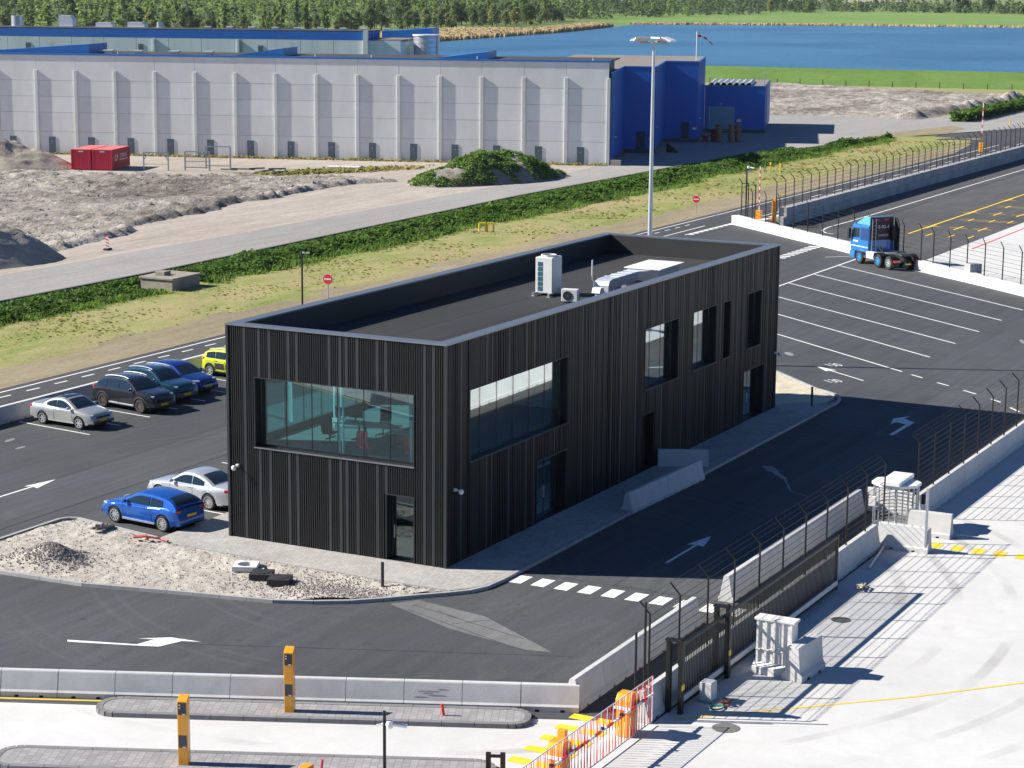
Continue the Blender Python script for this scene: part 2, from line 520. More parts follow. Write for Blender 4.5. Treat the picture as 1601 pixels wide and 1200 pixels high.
sheet('ground', [(-300, -1800), (4300, -1800), (4300, 3200), (-300, 3200)], -.10, MT['field'])
yard = sheet('concrete_yard', [(-80, -110), (330, -110), (330, 10.5), (-5, 10.5), (-5, 34), (-80, 34)], -.004, MT['yard'])
asphalt = sheet('asphalt_yard', [(-11.2, -13.35), (71, -13.35), (97.2, 10.5), (99, 14), (112.8, 29.0), (114, 32.6), (-31.2, 32.6)], .0, MT['asphalt'])
east = sheet('east_asphalt', [(97.2, 10.5), (330, 10.1), (330, 28.6), (113.5, 28.6), (99, 14)], .003, MT['asphalt_old'])
road = sheet('main_road', [(-80, 32.58), (245, 32.4), (262, 33.5), (330, 24), (330, 30), (268, 41), (246, 47), (236, 50), (228, 48), (222, 41), (205, 38.6), (180, 38.0), (-80, 37.75)], .006, MT['asphalt_road'])

# darker / lighter asphalt patches and laying joints
sheet('asphalt_patch', [(-4.6, -.35), (-3.7, -1.0), (-4.3, -4.0), (-6.72, -7.75), (-6.9, -6.9), (-6.1, -3.6)], .0035, m_asphalt('dusty_asphalt', .13, (1, 1, 1), .3), asphalt)
sheet('asphalt_patch', [(-11.1, -13.3), (71, -13.3), (74, -10.4), (36, -10.6), (4, -9.9), (-9, -10.6)], .0028, m_asphalt('brown_asphalt', .066, (1.06, 1, .9), .3), asphalt)
sheet('asphalt_patch', [(-1.0, 11.95), (46, 11.95), (46, 17.2), (-.6, 17.2)], .003, m_asphalt('bay_asphalt', .06, (1, 1, 1), .2), asphalt)
for a, b in (((-4.9, -1.3), (-6.9, -6.5)), ((-4.3, -1.1), (-5.9, -6.3)), ((-4.5, -2.2), (-4.9, -3.2)), ((-5.6, -3.4), (-4.5, -4.4))):
    sheet('asphalt_crack', strip(a, b, .05), .0058, MT['asphalt'], asphalt)
spill = m_asphalt('pale_spill', .22, (1, 1, 1.05), .3)
pts = [(22.2, -4.3), (21.3, -5.0), (20.2, -5.9), (18.2, -6.9), (17.6, -7.9)]
for k, (a, b) in enumerate(zip(pts[:-1], pts[1:])):
    sheet('paint_spill', strip(a, b, (.5, .3, .1, .06)[k]), .0045, spill, asphalt)
for x, y, w, l, r in ((50.6, 5.0, .5, 1.3, .6), (9.6, 29.0, .3, .9, .2), (8.6, 27.5, .25, .7, 0), (62, -6, .3, 1.6, .4)):
    c, s = math.cos(r), math.sin(r)
    sheet('paint_spill', [(x + c * l * .5 * math.cos(t) - s * w * .5 * math.sin(t), y + s * l * .5 * math.cos(t) + c * w * .5 * math.sin(t)) for t in [i * math.pi / 4 for i in range(8)]], .0042, spill, asphalt)

for y0, y1, k in ((-9.9, -6.3, .063), (18.4, 22.0, .061), (22.0, 26.3, .052)):
    sheet('asphalt_lane', rect(-16 if y0 > 0 else 1.5, 46, y0, y1), .0022, m_asphalt('asphalt_lane', k), asphalt)
for a, b in (((1.2, -6.3), (47, -6.3)), ((-16, 22.0), (46, 22.0)), ((-16, 18.35), (46, 18.35)), ((47, 15.4), (44, -12)), ((47, -12), (74, 18)), ((56, -13), (84, 20)), ((-9.5, -9), (-17, 8)), ((-6.8, -8.5), (-12.5, 5)), ((1.3, -2.6), (1.3, -13))):
    sheet('asphalt_joint', strip(a, b, .045), .0052, m_asphalt('asphalt_joint', .040) if not bpy.data.materials.get('asphalt_joint') else bpy.data.materials['asphalt_joint'], asphalt)
# ---- markings
def mark(name, poly, parent, mat='mark', z=.010):
    return sheet(name, poly, z, MT[mat], parent)
def line(a, b, w, parent, mat='mark', name='lane_line', z=.010):
    return mark(name, strip(a, b, w), parent, mat, z)

line((-80, 37.18), (222, 37.22), .14, road, z=.012)
line((-80, 34.72), (-80 + 190, 34.72), .14, road, z=.012)
line((112, 33.2), (232, 33.0), .12, road, z=.012)
x = -40.0 - .38
while x < 110:
    line((x, 36.3), (x + 1.02, 36.26), .14, road, name='centre_dash', z=.012); x += 2.3
x = 140
while x < 228:
    line((x, 35.3), (x + 3, 35.3), .14, road, name='centre_dash', z=.012); x += 7
for i in range(10):
    line((103 + i * 1.12, 33.25), (103.72 + i * 1.12, 33.25), .42, road, name='give_way_block', z=.0125)
line((102.5, 33.55), (113.4, 33.4), .16, road, z=.0122)
# left parking bays
for k, (xa, xb) in enumerate(((13.11, 12.42), (15.45, 14.8), (17.85, 17.15), (20.2, 19.45), (22.6, 21.85), (25.0, 24.25), (27.55, 26.6), (29.8, 29.0), (32.2, 31.4))):
    line((xa, 31.4), (xb, 26.5), .10, asphalt, name='bay_line')
# bays beside the building
for xa in (2.95, 5.3, 7.7, 10.05, 12.4, 14.8, 17.2):
    line((xa, 11.95), (xa + .6, 17.55), .10, asphalt, name='bay_line')
# lorry bays to the east
line((76.0, 15.47), (94.9, 15.45), .16, asphalt, name='bay_line')
for a, b in (((90.16, 15.36), (74.72, -2.85)), ((84.38, 15.3), (69.55, -2.75)), ((78.96, 15.36), (64.31, -2.68)), ((73.4, 15.4), (59.14, -2.62)), ((68.2, 15.4), (53.69, -2.61)), ((62.8, 15.3), (48.28, -2.6))):
    line(a, b, .14, asphalt, name='bay_line')
line((90.62, 9.55), (72, -12.4), .15, asphalt, name='bay_line')
d2 = [((47.64, -3.34), (47.0, -4.16)), ((46.02, -5.28), (45.42, -6.11)), ((44.55, -7.16), (43.82, -8.06)), ((42.9, -9.1), (42.22, -9.82)), ((41.1, -10.6), (40.2, -11.3))]
for a, b in d2:
    line(a, b, .14, asphalt, name='bay_dash')
for i in range(9):                                       # far crossing
    xx = 92.0 + i * 1.02
    mark('crosswalk_block', rect(xx, xx + .56, 20.5, 21.5), asphalt)
for i in range(10):                                      # near crossing
    y = -2.95 - i * .935
    mark('crosswalk_block', rect(-.15 - i * .0, .85, y - .27, y + .27), asphalt)

def straight_arrow(o, ang, L, parent, w=.12, hw=.36, hl=1.55):
    c, s = math.cos(ang), math.sin(ang)
    P = [(0, -w / 2), (L - hl, -w / 2), (L - hl - .12, -hw), (L, 0), (L - hl - .12, hw), (L - hl, w / 2), (0, w / 2)]
    return mark('arrow_marking', [(o[0] + c * x - s * y, o[1] + s * x + c * y) for x, y in P], parent)
straight_arrow((5.0, -6.76), 0.0, 4.5, asphalt)
straight_arrow((-.8, 21.95), 0.0, 5.2, asphalt)
straight_arrow((44.53, -1.56), math.atan2(3.84, 3.01), 4.9, asphalt)
mark('arrow_marking', [(31.46, -7.34), (34.9, -7.36), (34.98, -7.3), (35.6, -6.62), (36.35, -6.72), (35.35, -6.12), (33.9, -6.45), (34.55, -6.5), (34.25, -7.12), (31.46, -7.12)], asphalt)
mark('arrow_marking', [(-13.29, 6.89), (-13.46, 6.75), (-12.7, 4.53), (-12.43, 3.81), (-11.58, 3.49), (-11.35, 2.88), (-11.43, 4.05), (-12.06, 4.92), (-11.88, 4.41), (-12.58, 4.59)], asphalt)
for bx, by in ((46.6, .12), (43.2, -1.7)):
    pass
for cx, cy in ((48.3, 1.45), (43.55, -.15)):
    t = text_mesh('lane_number', '130', .62, MT['mark'], asphalt, (cx, cy, .012), (0, 0, math.atan2(3.84, 3.01) - math.pi / 2), 1.0, 2.0, .0)
# markings beyond the block wall
cv = [(110.0, 22.6), (110.5, 23.5), (112.2, 24.4), (115, 24.75), (120, 24.6), (330, 24.4)]
for a, b in zip(cv[:-1], cv[1:]):
    line(a, b, .18, east, z=.013)
line((100.2, 12.2), (94.5, 18), .12, east, z=.013)
line((113.8, 17.0), (330, 16.9), .2, east, 'mark_y', z=.013)
for k in range(9):
    bx = 113.5 + k * 13.6
    for xo, y0, y1 in ((0, 16.2, 10.9), (.9, 16.2, 10.9)):
        if k: line((bx + xo, y0), (bx + xo - .2, y1), .10, east, 'mark_y', z=.0132)
    for yy in (15.2, 13.2, 11.5):
        line((bx - .6, yy), (bx + 1.5, yy), .16, east, 'mark_y', 'target_mark', z=.0136)
    for yy in (16.9, 14.4, 12.2):
        line((bx + 5.4, yy), (bx + 8.4, yy - .06), .18, east, 'mark_y', 'target_mark', z=.0136)
        line((bx + 6.9, yy - .85), (bx + 6.9, yy + .8), .13, east, 'mark_y', 'target_mark', z=.0138)
line((105.9, 9.2), (330, 9.0), .16, yard, 'mark_r', z=.006)
# yellow paint on the concrete
cy = [(-10.6, -13.75), (-9.4, -15.1), (-7.73, -16.85), (-5.2, -19.5), (-2.27, -22.12), (4, -27)]
for a, b in zip(cy[:-1], cy[1:]):
    line(a, b, .09, yard, 'mark_y', z=.004)
for k in range(8):
    x = -11.85 - k * 1.0
    mark('yellow_block', rect(x - .2, x + .22, -11.62, -10.95), yard, 'mark_y', .004)
    mark('yellow_block', rect(x - .2, x + .22, -12.5, -11.78), yard, 'mark_y', .004)
for k in range(9):
    y = -15.0 - k * .84
    mark('yellow_block', rect(12.1, 12.85, y - .22, y + .22), yard, 'mark_y', .004)
RC, RD, RN = Vector((-11.53, -11.11)), Vector((.405, -.914)), Vector((-.914, -.405))
def rowpt(n, t):
    q = RC + RN * n - RD * t
    return (q.x, q.y)
line(rowpt(.12, 14.4), rowpt(.12, 40), .10, yard, 'mark_y', z=.004)
line(rowpt(4.55, 16.1), rowpt(4.55, 40), .10, yard, 'mark_y', z=.004)
# drain cover
dr = sheet('drain_cover', [(-10.6 + .42 * math.cos(i * math.pi / 8), -15.4 + .42 * math.sin(i * math.pi / 8)) for i in range(16)], .005, mk('cast_iron', (.16, .155, .15), .8, .2, .3, 12), yard)
sheet('drain_cover', [(1.3 + .35 * math.cos(i * math.pi / 8), -14.9 + .35 * math.sin(i * math.pi / 8)) for i in range(16)], .005, mk('dark_grating', (.10, .10, .10), .8, .2, .3, 12), yard)

# ---- verge, grass, ditch road, sandy ground
def ywob(x, y0, a=.35, s=.06):
    return y0 + a * fbm(x, y0, s, 4, 3.0)
def bandpoly(x0, x1, f0, f1, n=80):
    xs = [x0 + (x1 - x0) * i / n for i in range(n + 1)]
    return [(x, f0(x)) for x in xs] + [(x, f1(x)) for x in reversed(xs)]
sheet('brown_verge', bandpoly(-80, 245, lambda x: 37.6, lambda x: 43.2), -.02, MT['verge_sand'])
gridsheet('grass_verge', -60, 232, 41.4, 53.5, 300, 16,
          lambda x, y: -.035 + .14 * max(0, fbm(x, y, .25, 4, 1) + .25) * min(1, (y - 41.4) / 1.2) + .012 if y > ywob(x, 42.2, .6, .1) else -.05, MT['grass']).__setitem__('kind', 'structure')
def hlow(x): return 51.6 + .35 * fbm(x, 2, .09, 4, 5) + (.9 if x > 150 else 0) * 1
def hup(x): return 58.4 + min(2.9, max(0, (x - 60) * .045))
def rup(x): return 67.2 + max(0, (x - 80) * .02)
sheet('old_concrete_road', [(-60, 57.9)] + [(x, hup(x)) for x in (60, 80, 100, 124, 140, 165)] + [(200, 58.5), (226, 56.5), (240, 50), (262, 42), (300, 38), (300, 44), (320, 57.5), (322, 60.5), (270, 62.5), (276, 64), (266, 88), (215, 92), (163, 70)] + [(x, rup(x)) for x in (150, 120, 80)] + [(-60, 67.2)], -.008, MT['conc_road'])
sheet('sandy_ground', [(-60, 66.6), (80, 66.6), (120, 67.6), (163, 69.2), (166, 71), (146, 125), (120, 200), (-60, 200)], -.03, MT['sandtrack'])
eb = MB()
xs = [20 + i * 3 for i in range(50)]
for a, b in zip(xs[:-1], xs[1:]):
    eb.ext([(0, -.4), (.28, -.4), (.28, .14), (0, .14)], (a, hup(a) - .28, 0), (0, 1, 0), (0, 0, 1), (b - a - .01, hup(b) - hup(a), 0))
struct(eb.build('road_edge_beam', mk('dark_edge_concrete', (.12, .11, .10), .9, 0, .3, 1, world=True)))

# churned soil
LOWB = [(40, 70), (57, 71.2), (70, 73.2), (88, 78.2), (104, 80.9), (125, 82.1), (131, 79.6), (140, 79), (160, 79)]
def lowb(x):
    for (a, ya), (b, yb) in zip(LOWB[:-1], LOWB[1:]):
        if a <= x <= b: return ya + (yb - ya) * (x - a) / (b - a)
    return 79
WO, WU, WNn = Vector((163.3, 69.15)), Vector((-.318, .948)), Vector((-.948, -.318))
def sm(t): t = max(0, min(1, t)); return t * t * (3 - 2 * t)
def soilz(x, y):
    d1 = (y - lowb(x) + 1.5 * fbm(x, y, .12, 3, 9)) / 1.5
    dw = (Vector((x, y)) - WO).dot(WNn)
    d2 = (dw - 23 + 2 * fbm(x, y, .1, 3, 4)) / 3.0
    m = sm(d1) * sm(d2)
    tr = math.exp(-((y - (92 + (x - 90) * -.12)) / 2.2) ** 2) * (1 if x < 112 else 0)
    rough = .40 * abs(fbm(x, y, .33, 6, 2)) + .26 * fbm(x, y, 1.1, 4, 7)
    ridge = .28 * math.exp(-((d1 * 1.5 - 1.3) / .8) ** 2) * (.6 + .8 * fbm(x, y, .3, 4, 3))
    return -.12 + m * (.26 + rough * (1 - .75 * tr) + max(0, ridge))
o = gridsheet('churned_soil', 40, 156, 68.5, 152, 300, 220, soilz, MT['soil'])
o['kind'] = 'structure'
def soilr(x, y):
    e = min(sm((x - 268) / 4), sm((352 - x + (y - 60) * .35) / 6), sm((y - (62.5 + (x - 268) * .03)) / 2), sm((128 - y) / 4))
    r = .55 * abs(fbm(x, y, .16, 6, 8)) + .25 * fbm(x, y, .8, 3, 2)
    return -.12 + e * (.35 + r + .9 * math.exp(-((y - 66 - 2 * fbm(x, 1, .1, 3)) / 1.6) ** 2) * (.5 + fbm(x, y, .3, 3)))
gridsheet('churned_soil', 262, 372, 58, 130, 150, 110, soilr, MT['soil'])['kind'] = 'structure'
sheet('dry_grass', [(228, 54.5), (240, 49.5), (253, 50.5), (258, 54), (240, 57), (228, 58)], -.001, MT['verge_sand'])
sheet('dry_grass_band', [(338, 150), (346, 118), (352, 66), (360, 20), (392, 15), (384, 60), (374, 150), (360, 200)], -.05, MT['dryband'])

# dike, lake, far bank
dk = MB()
DD, DN = Vector((.143, -.99)), Vector((.99, .143))
def dpt(s, n, z):
    q = Vector((374, 110)) + DD * s + DN * n
    return (q.x, q.y, z)
prof = [(0, -.1), (3, .25), (18, 2.4), (22, 2.7), (26, 2.6), (38, -.1)]
for a, b in zip(prof[:-1], prof[1:]):
    dk.grid(60, 1, lambda u, v, a=a, b=b: dpt(-260 + 560 * u, a[0] + (b[0] - a[0]) * v, a[1] + (b[1] - a[1]) * v + .12 * fbm(u * 560, v, .05, 3)))
struct(dk.build('grass_dike', MT['dike'], smooth=40))
LK = [(410, -260), (404, 60), (396, 130), (392, 230), (400, 262), (470, 300), (560, 335), (640, 352), (690, 362), (745, 366), (800, 376), (880, 400), (955, 420), (1010, 330), (1060, 242), (1120, 60), (1180, -200), (1250, -600), (420, -700)]
sheet('lake', LK, -.02, MT['water'])
sheet('far_meadow', [(955, 424), (1012, 334), (1064, 245), (1124, 60), (1184, -200), (1254, -600), (1700, -900), (1640, 400), (1500, 560), (1200, 560), (1020, 470)], -.04, m_ground('far_meadow_grass', [(.3, (.11, .20, .045)), (.5, (.15, .245, .06)), (.7, (.22, .27, .09))], .01, .08, 1, bump=.2))
sheet('far_field', [(1750, 1500), (2600, 700), (3000, 1000), (2300, 2100)], -.04, m_ground('ploughed_field', [(.3, (.24, .21, .16)), (.5, (.30, .26, .20)), (.7, (.26, .30, .14))], .004, .04, .4, bump=.2))

# ---- kerbed islands
def kerb_run(path, parent, z0, z1, w, mat, seg=1.0, name='kerb_stone'):
    me = MB().box(-.5, .5, -.5, .5, 0, 1).mesh(name, mat, bevel=0)
    for a, b in zip(path[:-1], path[1:]):
        a, b = Vector(a), Vector(b)
        L = (b - a).length; n = max(1, round(L / seg)); d = (b - a) / n
        for i in range(n):
            c = a + d * (i + .5)
            o = put(name, me, parent, (c.x, c.y, z0), math.atan2(d.y, d.x))
            o.scale = (d.length - .014, w, z1 - z0)
OUT = [(-1.62, 12.0), (-.72, 16.6), (-.85, 16.95), (-1.2, 17.15), (-7.0, 17.2), (-8.1, 16.6), (-8.4, 15.5), (-8.22, 14.16), (-8.05, 10.45), (-7.29, 7.28), (-6.47, 3.29), (-5.9, 2.0), (-5.22, .92), (-4.4, .05), (-3.4, -.88), (-2.7, -1.6), (-2.05, -2.15), (-1.3, -2.45), (-.4, -2.52), (37.6, -2.38), (38.6, -2.2), (39.5, -1.7), (40.1, -1.0), (40.6, -.2), (44.4, 3.5), (46.3, 6.0), (46.3, 11.9)]
isl = struct(MB().prism([(x, y) for x, y in [(-1.5, 11.9)] + [(-.82, 16.5), (-1.2, 17.05), (-7, 17.1), (-8.2, 15.5), (-8.12, 14.16), (-7.95, 10.45), (-7.19, 7.28), (-6.37, 3.29), (-5.12, .98), (-3.3, -.78), (-1.9, -2.05), (-.4, -2.42), (37.6, -2.28), (39.4, -1.6), (40.5, -.1), (44.3, 3.6), (46.2, 6), (46.2, 11.8)]], -.05, .03).build('building_island', MT['sand']))
kerb_run(OUT, isl, -.03, .125, .15, MT['kerb'])
kerb_run([(46.3, 11.9), (-1.62, 11.9)], isl, -.03, .06, .10, MT['kerb'])
PAV = [(-2.05, 11.84), (-2.2, 8.3), (-2.36, 5.09), (-2.48, 1.21), (-2.45, -1.55), (-1.9, -2.02), (-1.25, -2.33), (-.4, -2.42), (36.3, -2.29), (34.9, 1.0), (34.9, 9.9), (40, 9.9), (40, 11.84)]
PAVF = PAV[:8] + [(36.4, -2.29), (36.9, -1.9), (34.62, 1.0), (34.62, 11.84)]
pv = MB().prism(PAVF, .035, .115).build('paved_apron', MT['pavers'], isl)
GRV = [(-1.66, 11.85), (-.86, 16.5), (-1.2, 17.0), (-7.0, 17.05), (-8.1, 15.5), (-8.06, 14.16), (-7.9, 10.45), (-7.14, 7.28), (-6.32, 3.29), (-5.08, 1.0), (-3.27, -.74), (-2.5, -1.45), (-2.55, 1.21), (-2.42, 5.09), (-2.26, 8.3), (-2.1, 11.8)]
def gravz(x, y):
    h = .07 + .05 * fbm(x, y, .8, 5, 3) + .03 * fbm(x, y, 3.5, 3, 5)
    edge = min(1.0, max(0, (-x - 2.4) / .9))
    h += .12 * math.exp(-((x + 2.95) / .45) ** 2) * (0.6 + .7 * fbm(x, y, .7, 4, 6)) * (1 if -1 < y < 11 else .2)
    h += .62 * math.exp(-(((x + 6.0) / .75) ** 2 + ((y - 13.6) / 1.0) ** 2)) + .14 * math.exp(-(((x + 5.0) / .8) ** 2 + ((y - 1.9) / 1.3) ** 2))
    return max(.035, h)
gridsheet('gravel_bed', -8.4, -.6, -1.7, 17.2, 130, 310, gravz, MT['gravel'], lambda x, y: inside(GRV, x, y))['kind'] = 'structure'
SND = [(34.66, 1.0), (36.9, -1.86), (38.4, -2.0), (39.3, -1.5), (39.9, -.9), (40.45, 0), (44.2, 3.66), (46.1, 6.1), (46.1, 11.7), (34.66, 11.7)]
gridsheet('sand_tip', 34.6, 46.3, -2.2, 11.8, 90, 110, lambda x, y: max(.035, .08 + .07 * fbm(x, y, .7, 5, 3)), m_ground('pale_sand', [(.3, (.42, .36, .26)), (.5, (.54, .48, .36)), (.7, (.62, .57, .45))], .4, 2, 12, bump=.6), lambda x, y: inside(SND, x, y))['kind'] = 'structure'
# loose stones on the gravel (uncountable)
st = MB()
for i in range(5200):
    if i < 1500:
        a, b = rnd.gauss(-6.0, .55), rnd.gauss(13.6, .75)
    elif i < 3600:
        a, b = rnd.gauss(-4.6, .8), rnd.gauss(2.0, 1.6)
    else:
        a, b = rnd.uniform(-8.2, -1), rnd.uniform(-1.5, 17)
    if not inside(GRV, a, b): continue
    s = rnd.uniform(.018, .05) * (1.3 if i < 1500 else 1)
    z = gravz(a, b) + s * .3
    q = [(a + s * rnd.uniform(.7, 1.2) * cx, b + s * rnd.uniform(.7, 1.2) * cy, z + s * cz * .7) for cx, cy, cz in ((1, 0, 0), (0, 1, 0), (-1, 0, 0), (0, -1, 0), (0, 0, 1))]
    st.add(q, [(0, 1, 4), (1, 2, 4), (2, 3, 4), (3, 0, 4)])
tag(st.build('loose_gravel', MT['stone'], fix=False), 'loose crushed stones strewn over the gravel bed before the black building', 'gravel', kind='stuff')

def lane_island(n0, n1, t0, t1, nm):
    def P(n, t): return rowpt(n, t)
    r = .55
    outl = []
    def arc(cn, ct, a0, a1):
        for i in range(5):
            a = a0 + (a1 - a0) * i / 4
            outl.append(P(cn + r * math.cos(a), ct + r * math.sin(a)))
    arc(n0 + r, t0 + r, math.pi * 1.5, math.pi); arc(n0 + r, t1 - r, math.pi, math.pi * .5); arc(n1 - r, t1 - r, math.pi * .5, 0); arc(n1 - r, t0 + r, 0, -math.pi * .5)
    i_ = struct(MB().prism(outl, -.05, .125).build(nm, MT['pavers_island']))
    kerb_run(outl + [outl[0]], i_, -.03, .135, .2, MT['kerb_dark'], 1.0)
    return i_
lane_island(.12, 1.4, 1.55, 14.4, 'lane_island')
lane_island(4.42, 5.85, 2.3, 16.2, 'lane_island')

# ================================================================== THE BLACK BUILDING
BL, BW, BH, ROOFZ = 34.5, 9.58, 8.55, 7.55
TH = .40
bld = thing('office_building', 'two storey black ribbed box office building with flat roof beside the asphalt yard', 'building')

def facade(name, length, to, opens, pitch_fn, wides, seed):
    """to(s,d,z): s along the face, d>0 outward; openings (s0,s1,z0,z1)"""
    cuts = sorted({0, length} | {o[0] for o in opens} | {o[1] for o in opens})
    wl = MB()
    def bx(m, s0, s1, d0, d1, z0, z1):
        vs = [to(s, d, z) for z in (z0, z1) for s, d in ((s0, d0), (s1, d0), (s1, d1), (s0, d1))]
        m.add(vs, [(3, 2, 1, 0), (4, 5, 6, 7), (0, 1, 5, 4), (1, 2, 6, 5), (2, 3, 7, 6), (3, 0, 4, 7)])
    def runs(s0, s1, zlo, zhi):
        zs = [(zlo, zhi)]
        for a, b, c, d in opens:
            if s1 > a + 1e-4 and s0 < b - 1e-4:
                nz = []
                for p, q in zs:
                    if d <= p or c >= q: nz.append((p, q)); continue
                    if c > p: nz.append((p, c))
                    if d < q: nz.append((d, q))
                zs = nz
        return zs
    for a, b in zip(cuts[:-1], cuts[1:]):
        for z0, z1 in runs(a, b, .0, BH - .06):
            bx(wl, a, b, -TH, 0, z0, z1)
    wl.build('wall', MT['cladback'], bld)
    r = random.Random(seed)
    nar = MB(); s = .02
    widx = sorted(wides)
    while s < length - .05:
        w, g, dep = pitch_fn(r, s)
        hit = [x for x in widx if s - .02 < x < s + w + g]
        if hit:
            ws, ww = s, .135
            for z0, z1 in runs(ws, min(ws + ww, length), .06, BH - .07):
                m = MB()
                bx(m, ws, min(ws + ww, length - .001), 0, .055, z0, z1)
                m.build('wide_batten', MT['clad_wide'], bld)
            s += ww + g; widx = [x for x in widx if x not in hit]
            continue
        for z0, z1 in runs(s, min(s + w, length), .06, BH - .07):
            bx(nar, s, min(s + w, length - .001), 0, dep, z0, z1)
        s += w + g
    o = nar.build('ribbed_cladding', MT['clad'], bld, fix=False)
    o['kind'] = 'stuff'
    return bx

sf = lambda s, d, z: (-d, s, z)
lf = lambda s, d, z: (s, -d, z)
SO = [(1.33, 8.36, 3.82, 6.53), (1.32, 2.49, .12, 2.64)]
LO = [(1.78, 10.13, 3.8, 6.54), (7.4, 10.1, .12, 2.66), (17.92, 21.65, 3.8, 6.53), (23.4, 26.23, 3.8, 6.53), (27.15, 28.05, 3.8, 6.53), (30.38, 32.2, 3.8, 6.53), (30.05, 32.85, .12, 2.66), (17.5, 19.1, .12, 2.65)]
BO = [(2.0, 10.2, 3.8, 6.53), (16.0, 24.0, 3.8, 6.53)]  # unseen back windows, added to bring sunlight into the office
def pit_short(r, s): return (.052, .046, .045)
def pit_long(r, s):
    k = r.random()
    if k < .62: return (.05, .035, .04)
    if k < .8: return (.05, .11, .05)
    return (.045, .065, .055)
bxs = facade('s', BW, sf, SO, pit_short, [8.83, 8.12, 7.7, 6.83, 6.4, 4.94, 4.5, 4.18, 3.75, 2.83, 2.45, .81, .45], 1)
bxl = facade('l', BL, lf, LO, pit_long, [1.05, 3.1, 3.6, 4.9, 6.4, 7.1, 8.9, 11.5, 12.6, 14.4, 15.3, 16.9, 19.8, 22.2, 24.9, 26.8, 28.9, 31.0, 33.2], 2)
bf = lambda s, d, z: (s, BW + d, z)
facade('b', BL, bf, BO, pit_long, [3, 12, 22, 30], 3)
ef = lambda s, d, z: (BL + d, s, z)
facade('e', BW, ef, [], pit_short, [2, 5, 8], 4)
# corner posts, plinth line, parapet cap, roof deck
cp = MB()
for x, y in ((-.03, -.03), (-.03, BW + .03), (BL + .03, -.03), (BL + .03, BW + .03)):
    cp.obox(x, y, .05, .11, .11, BH - .1)
cp.build('corner_trim', MT['clad_wide'], bld)
pl = MB()
for a in ((-.085, .0), ):
    pl.box(-.09, BL + .09, -.09, -.062, .0, .055); pl.box(-.09, -.062, -.062, BW + .09, .0, .055)
    pl.box(BL + .062, BL + .09, -.062, BW + .09, .0, .055); pl.box(-.062, BL + .062, BW + .062, BW + .09, .0, .055)
pl.build('plinth_strip', MT['cap'], bld)
cap = MB()
cap.box(-.10, BL + .10, -.10, .42, BH - .06, BH); cap.box(-.10, BL + .10, BW - .42, BW + .10, BH - .06, BH)
cap.box(-.10, .42, .42, BW - .42, BH - .06, BH); cap.box(BL - .42, BL + .10, .42, BW - .42, BH - .06, BH)
cap.build('parapet_cap', MT['cap'], bld)
lin = MB()
for a in (0, ):
    lin.box(TH, BL - TH, TH, TH + .02, ROOFZ, BH - .065); lin.box(TH, BL - TH, BW - TH - .02, BW - TH, ROOFZ, BH - .065)
    lin.box(TH, TH + .02, TH + .02, BW - TH - .02, ROOFZ, BH - .065); lin.box(BL - TH - .02, BL - TH, TH + .02, BW - TH - .02, ROOFZ, BH - .065)
lin.build('parapet_lining', mk('parapet_felt', (.020, .020, .021), .6, 0, .15, 1.5), bld)
MB().box(TH - .01, BL - TH + .01, TH - .01, BW - TH + .01, ROOFZ - .3, ROOFZ).build('roof', MT['roof'], bld)
# interior: floors, ceilings and partitions seen through the glass
MB().box(TH - .01, BL - TH + .01, TH - .01, BW - TH + .01, 3.25, 3.6).build('upper_floor', MT['floor_in'], bld)
MB().box(TH - .005, BL - TH + .005, TH - .005, BW - TH + .005, .05, .12).build('ground_floor', mk('screed', (.2, .2, .2), .8, 0, .1, 2), bld)
MB().box(TH + .01, BL - TH - .01, TH + .01, BW - TH - .01, 6.9, 7.0).build('ceiling', MT['wall_in'], bld)
pt = MB()
for x in (13.2, 17.3, 22.6, 26.7, 29.2):
    pt.box(x, x + .12, TH + .02, BW - TH - .02, 3.61, 6.89)
pt.box(13.33, BL - TH - .02, 5.2, 5.3, 3.61, 6.89)
for x in (4.6, 11.0, 16.5, 20.3, 28.5):
    pt.box(x, x + .12, TH + .02, BW - TH - .02, .13, 3.24)
pt.build('partition_wall', MT['wall_in'], bld)

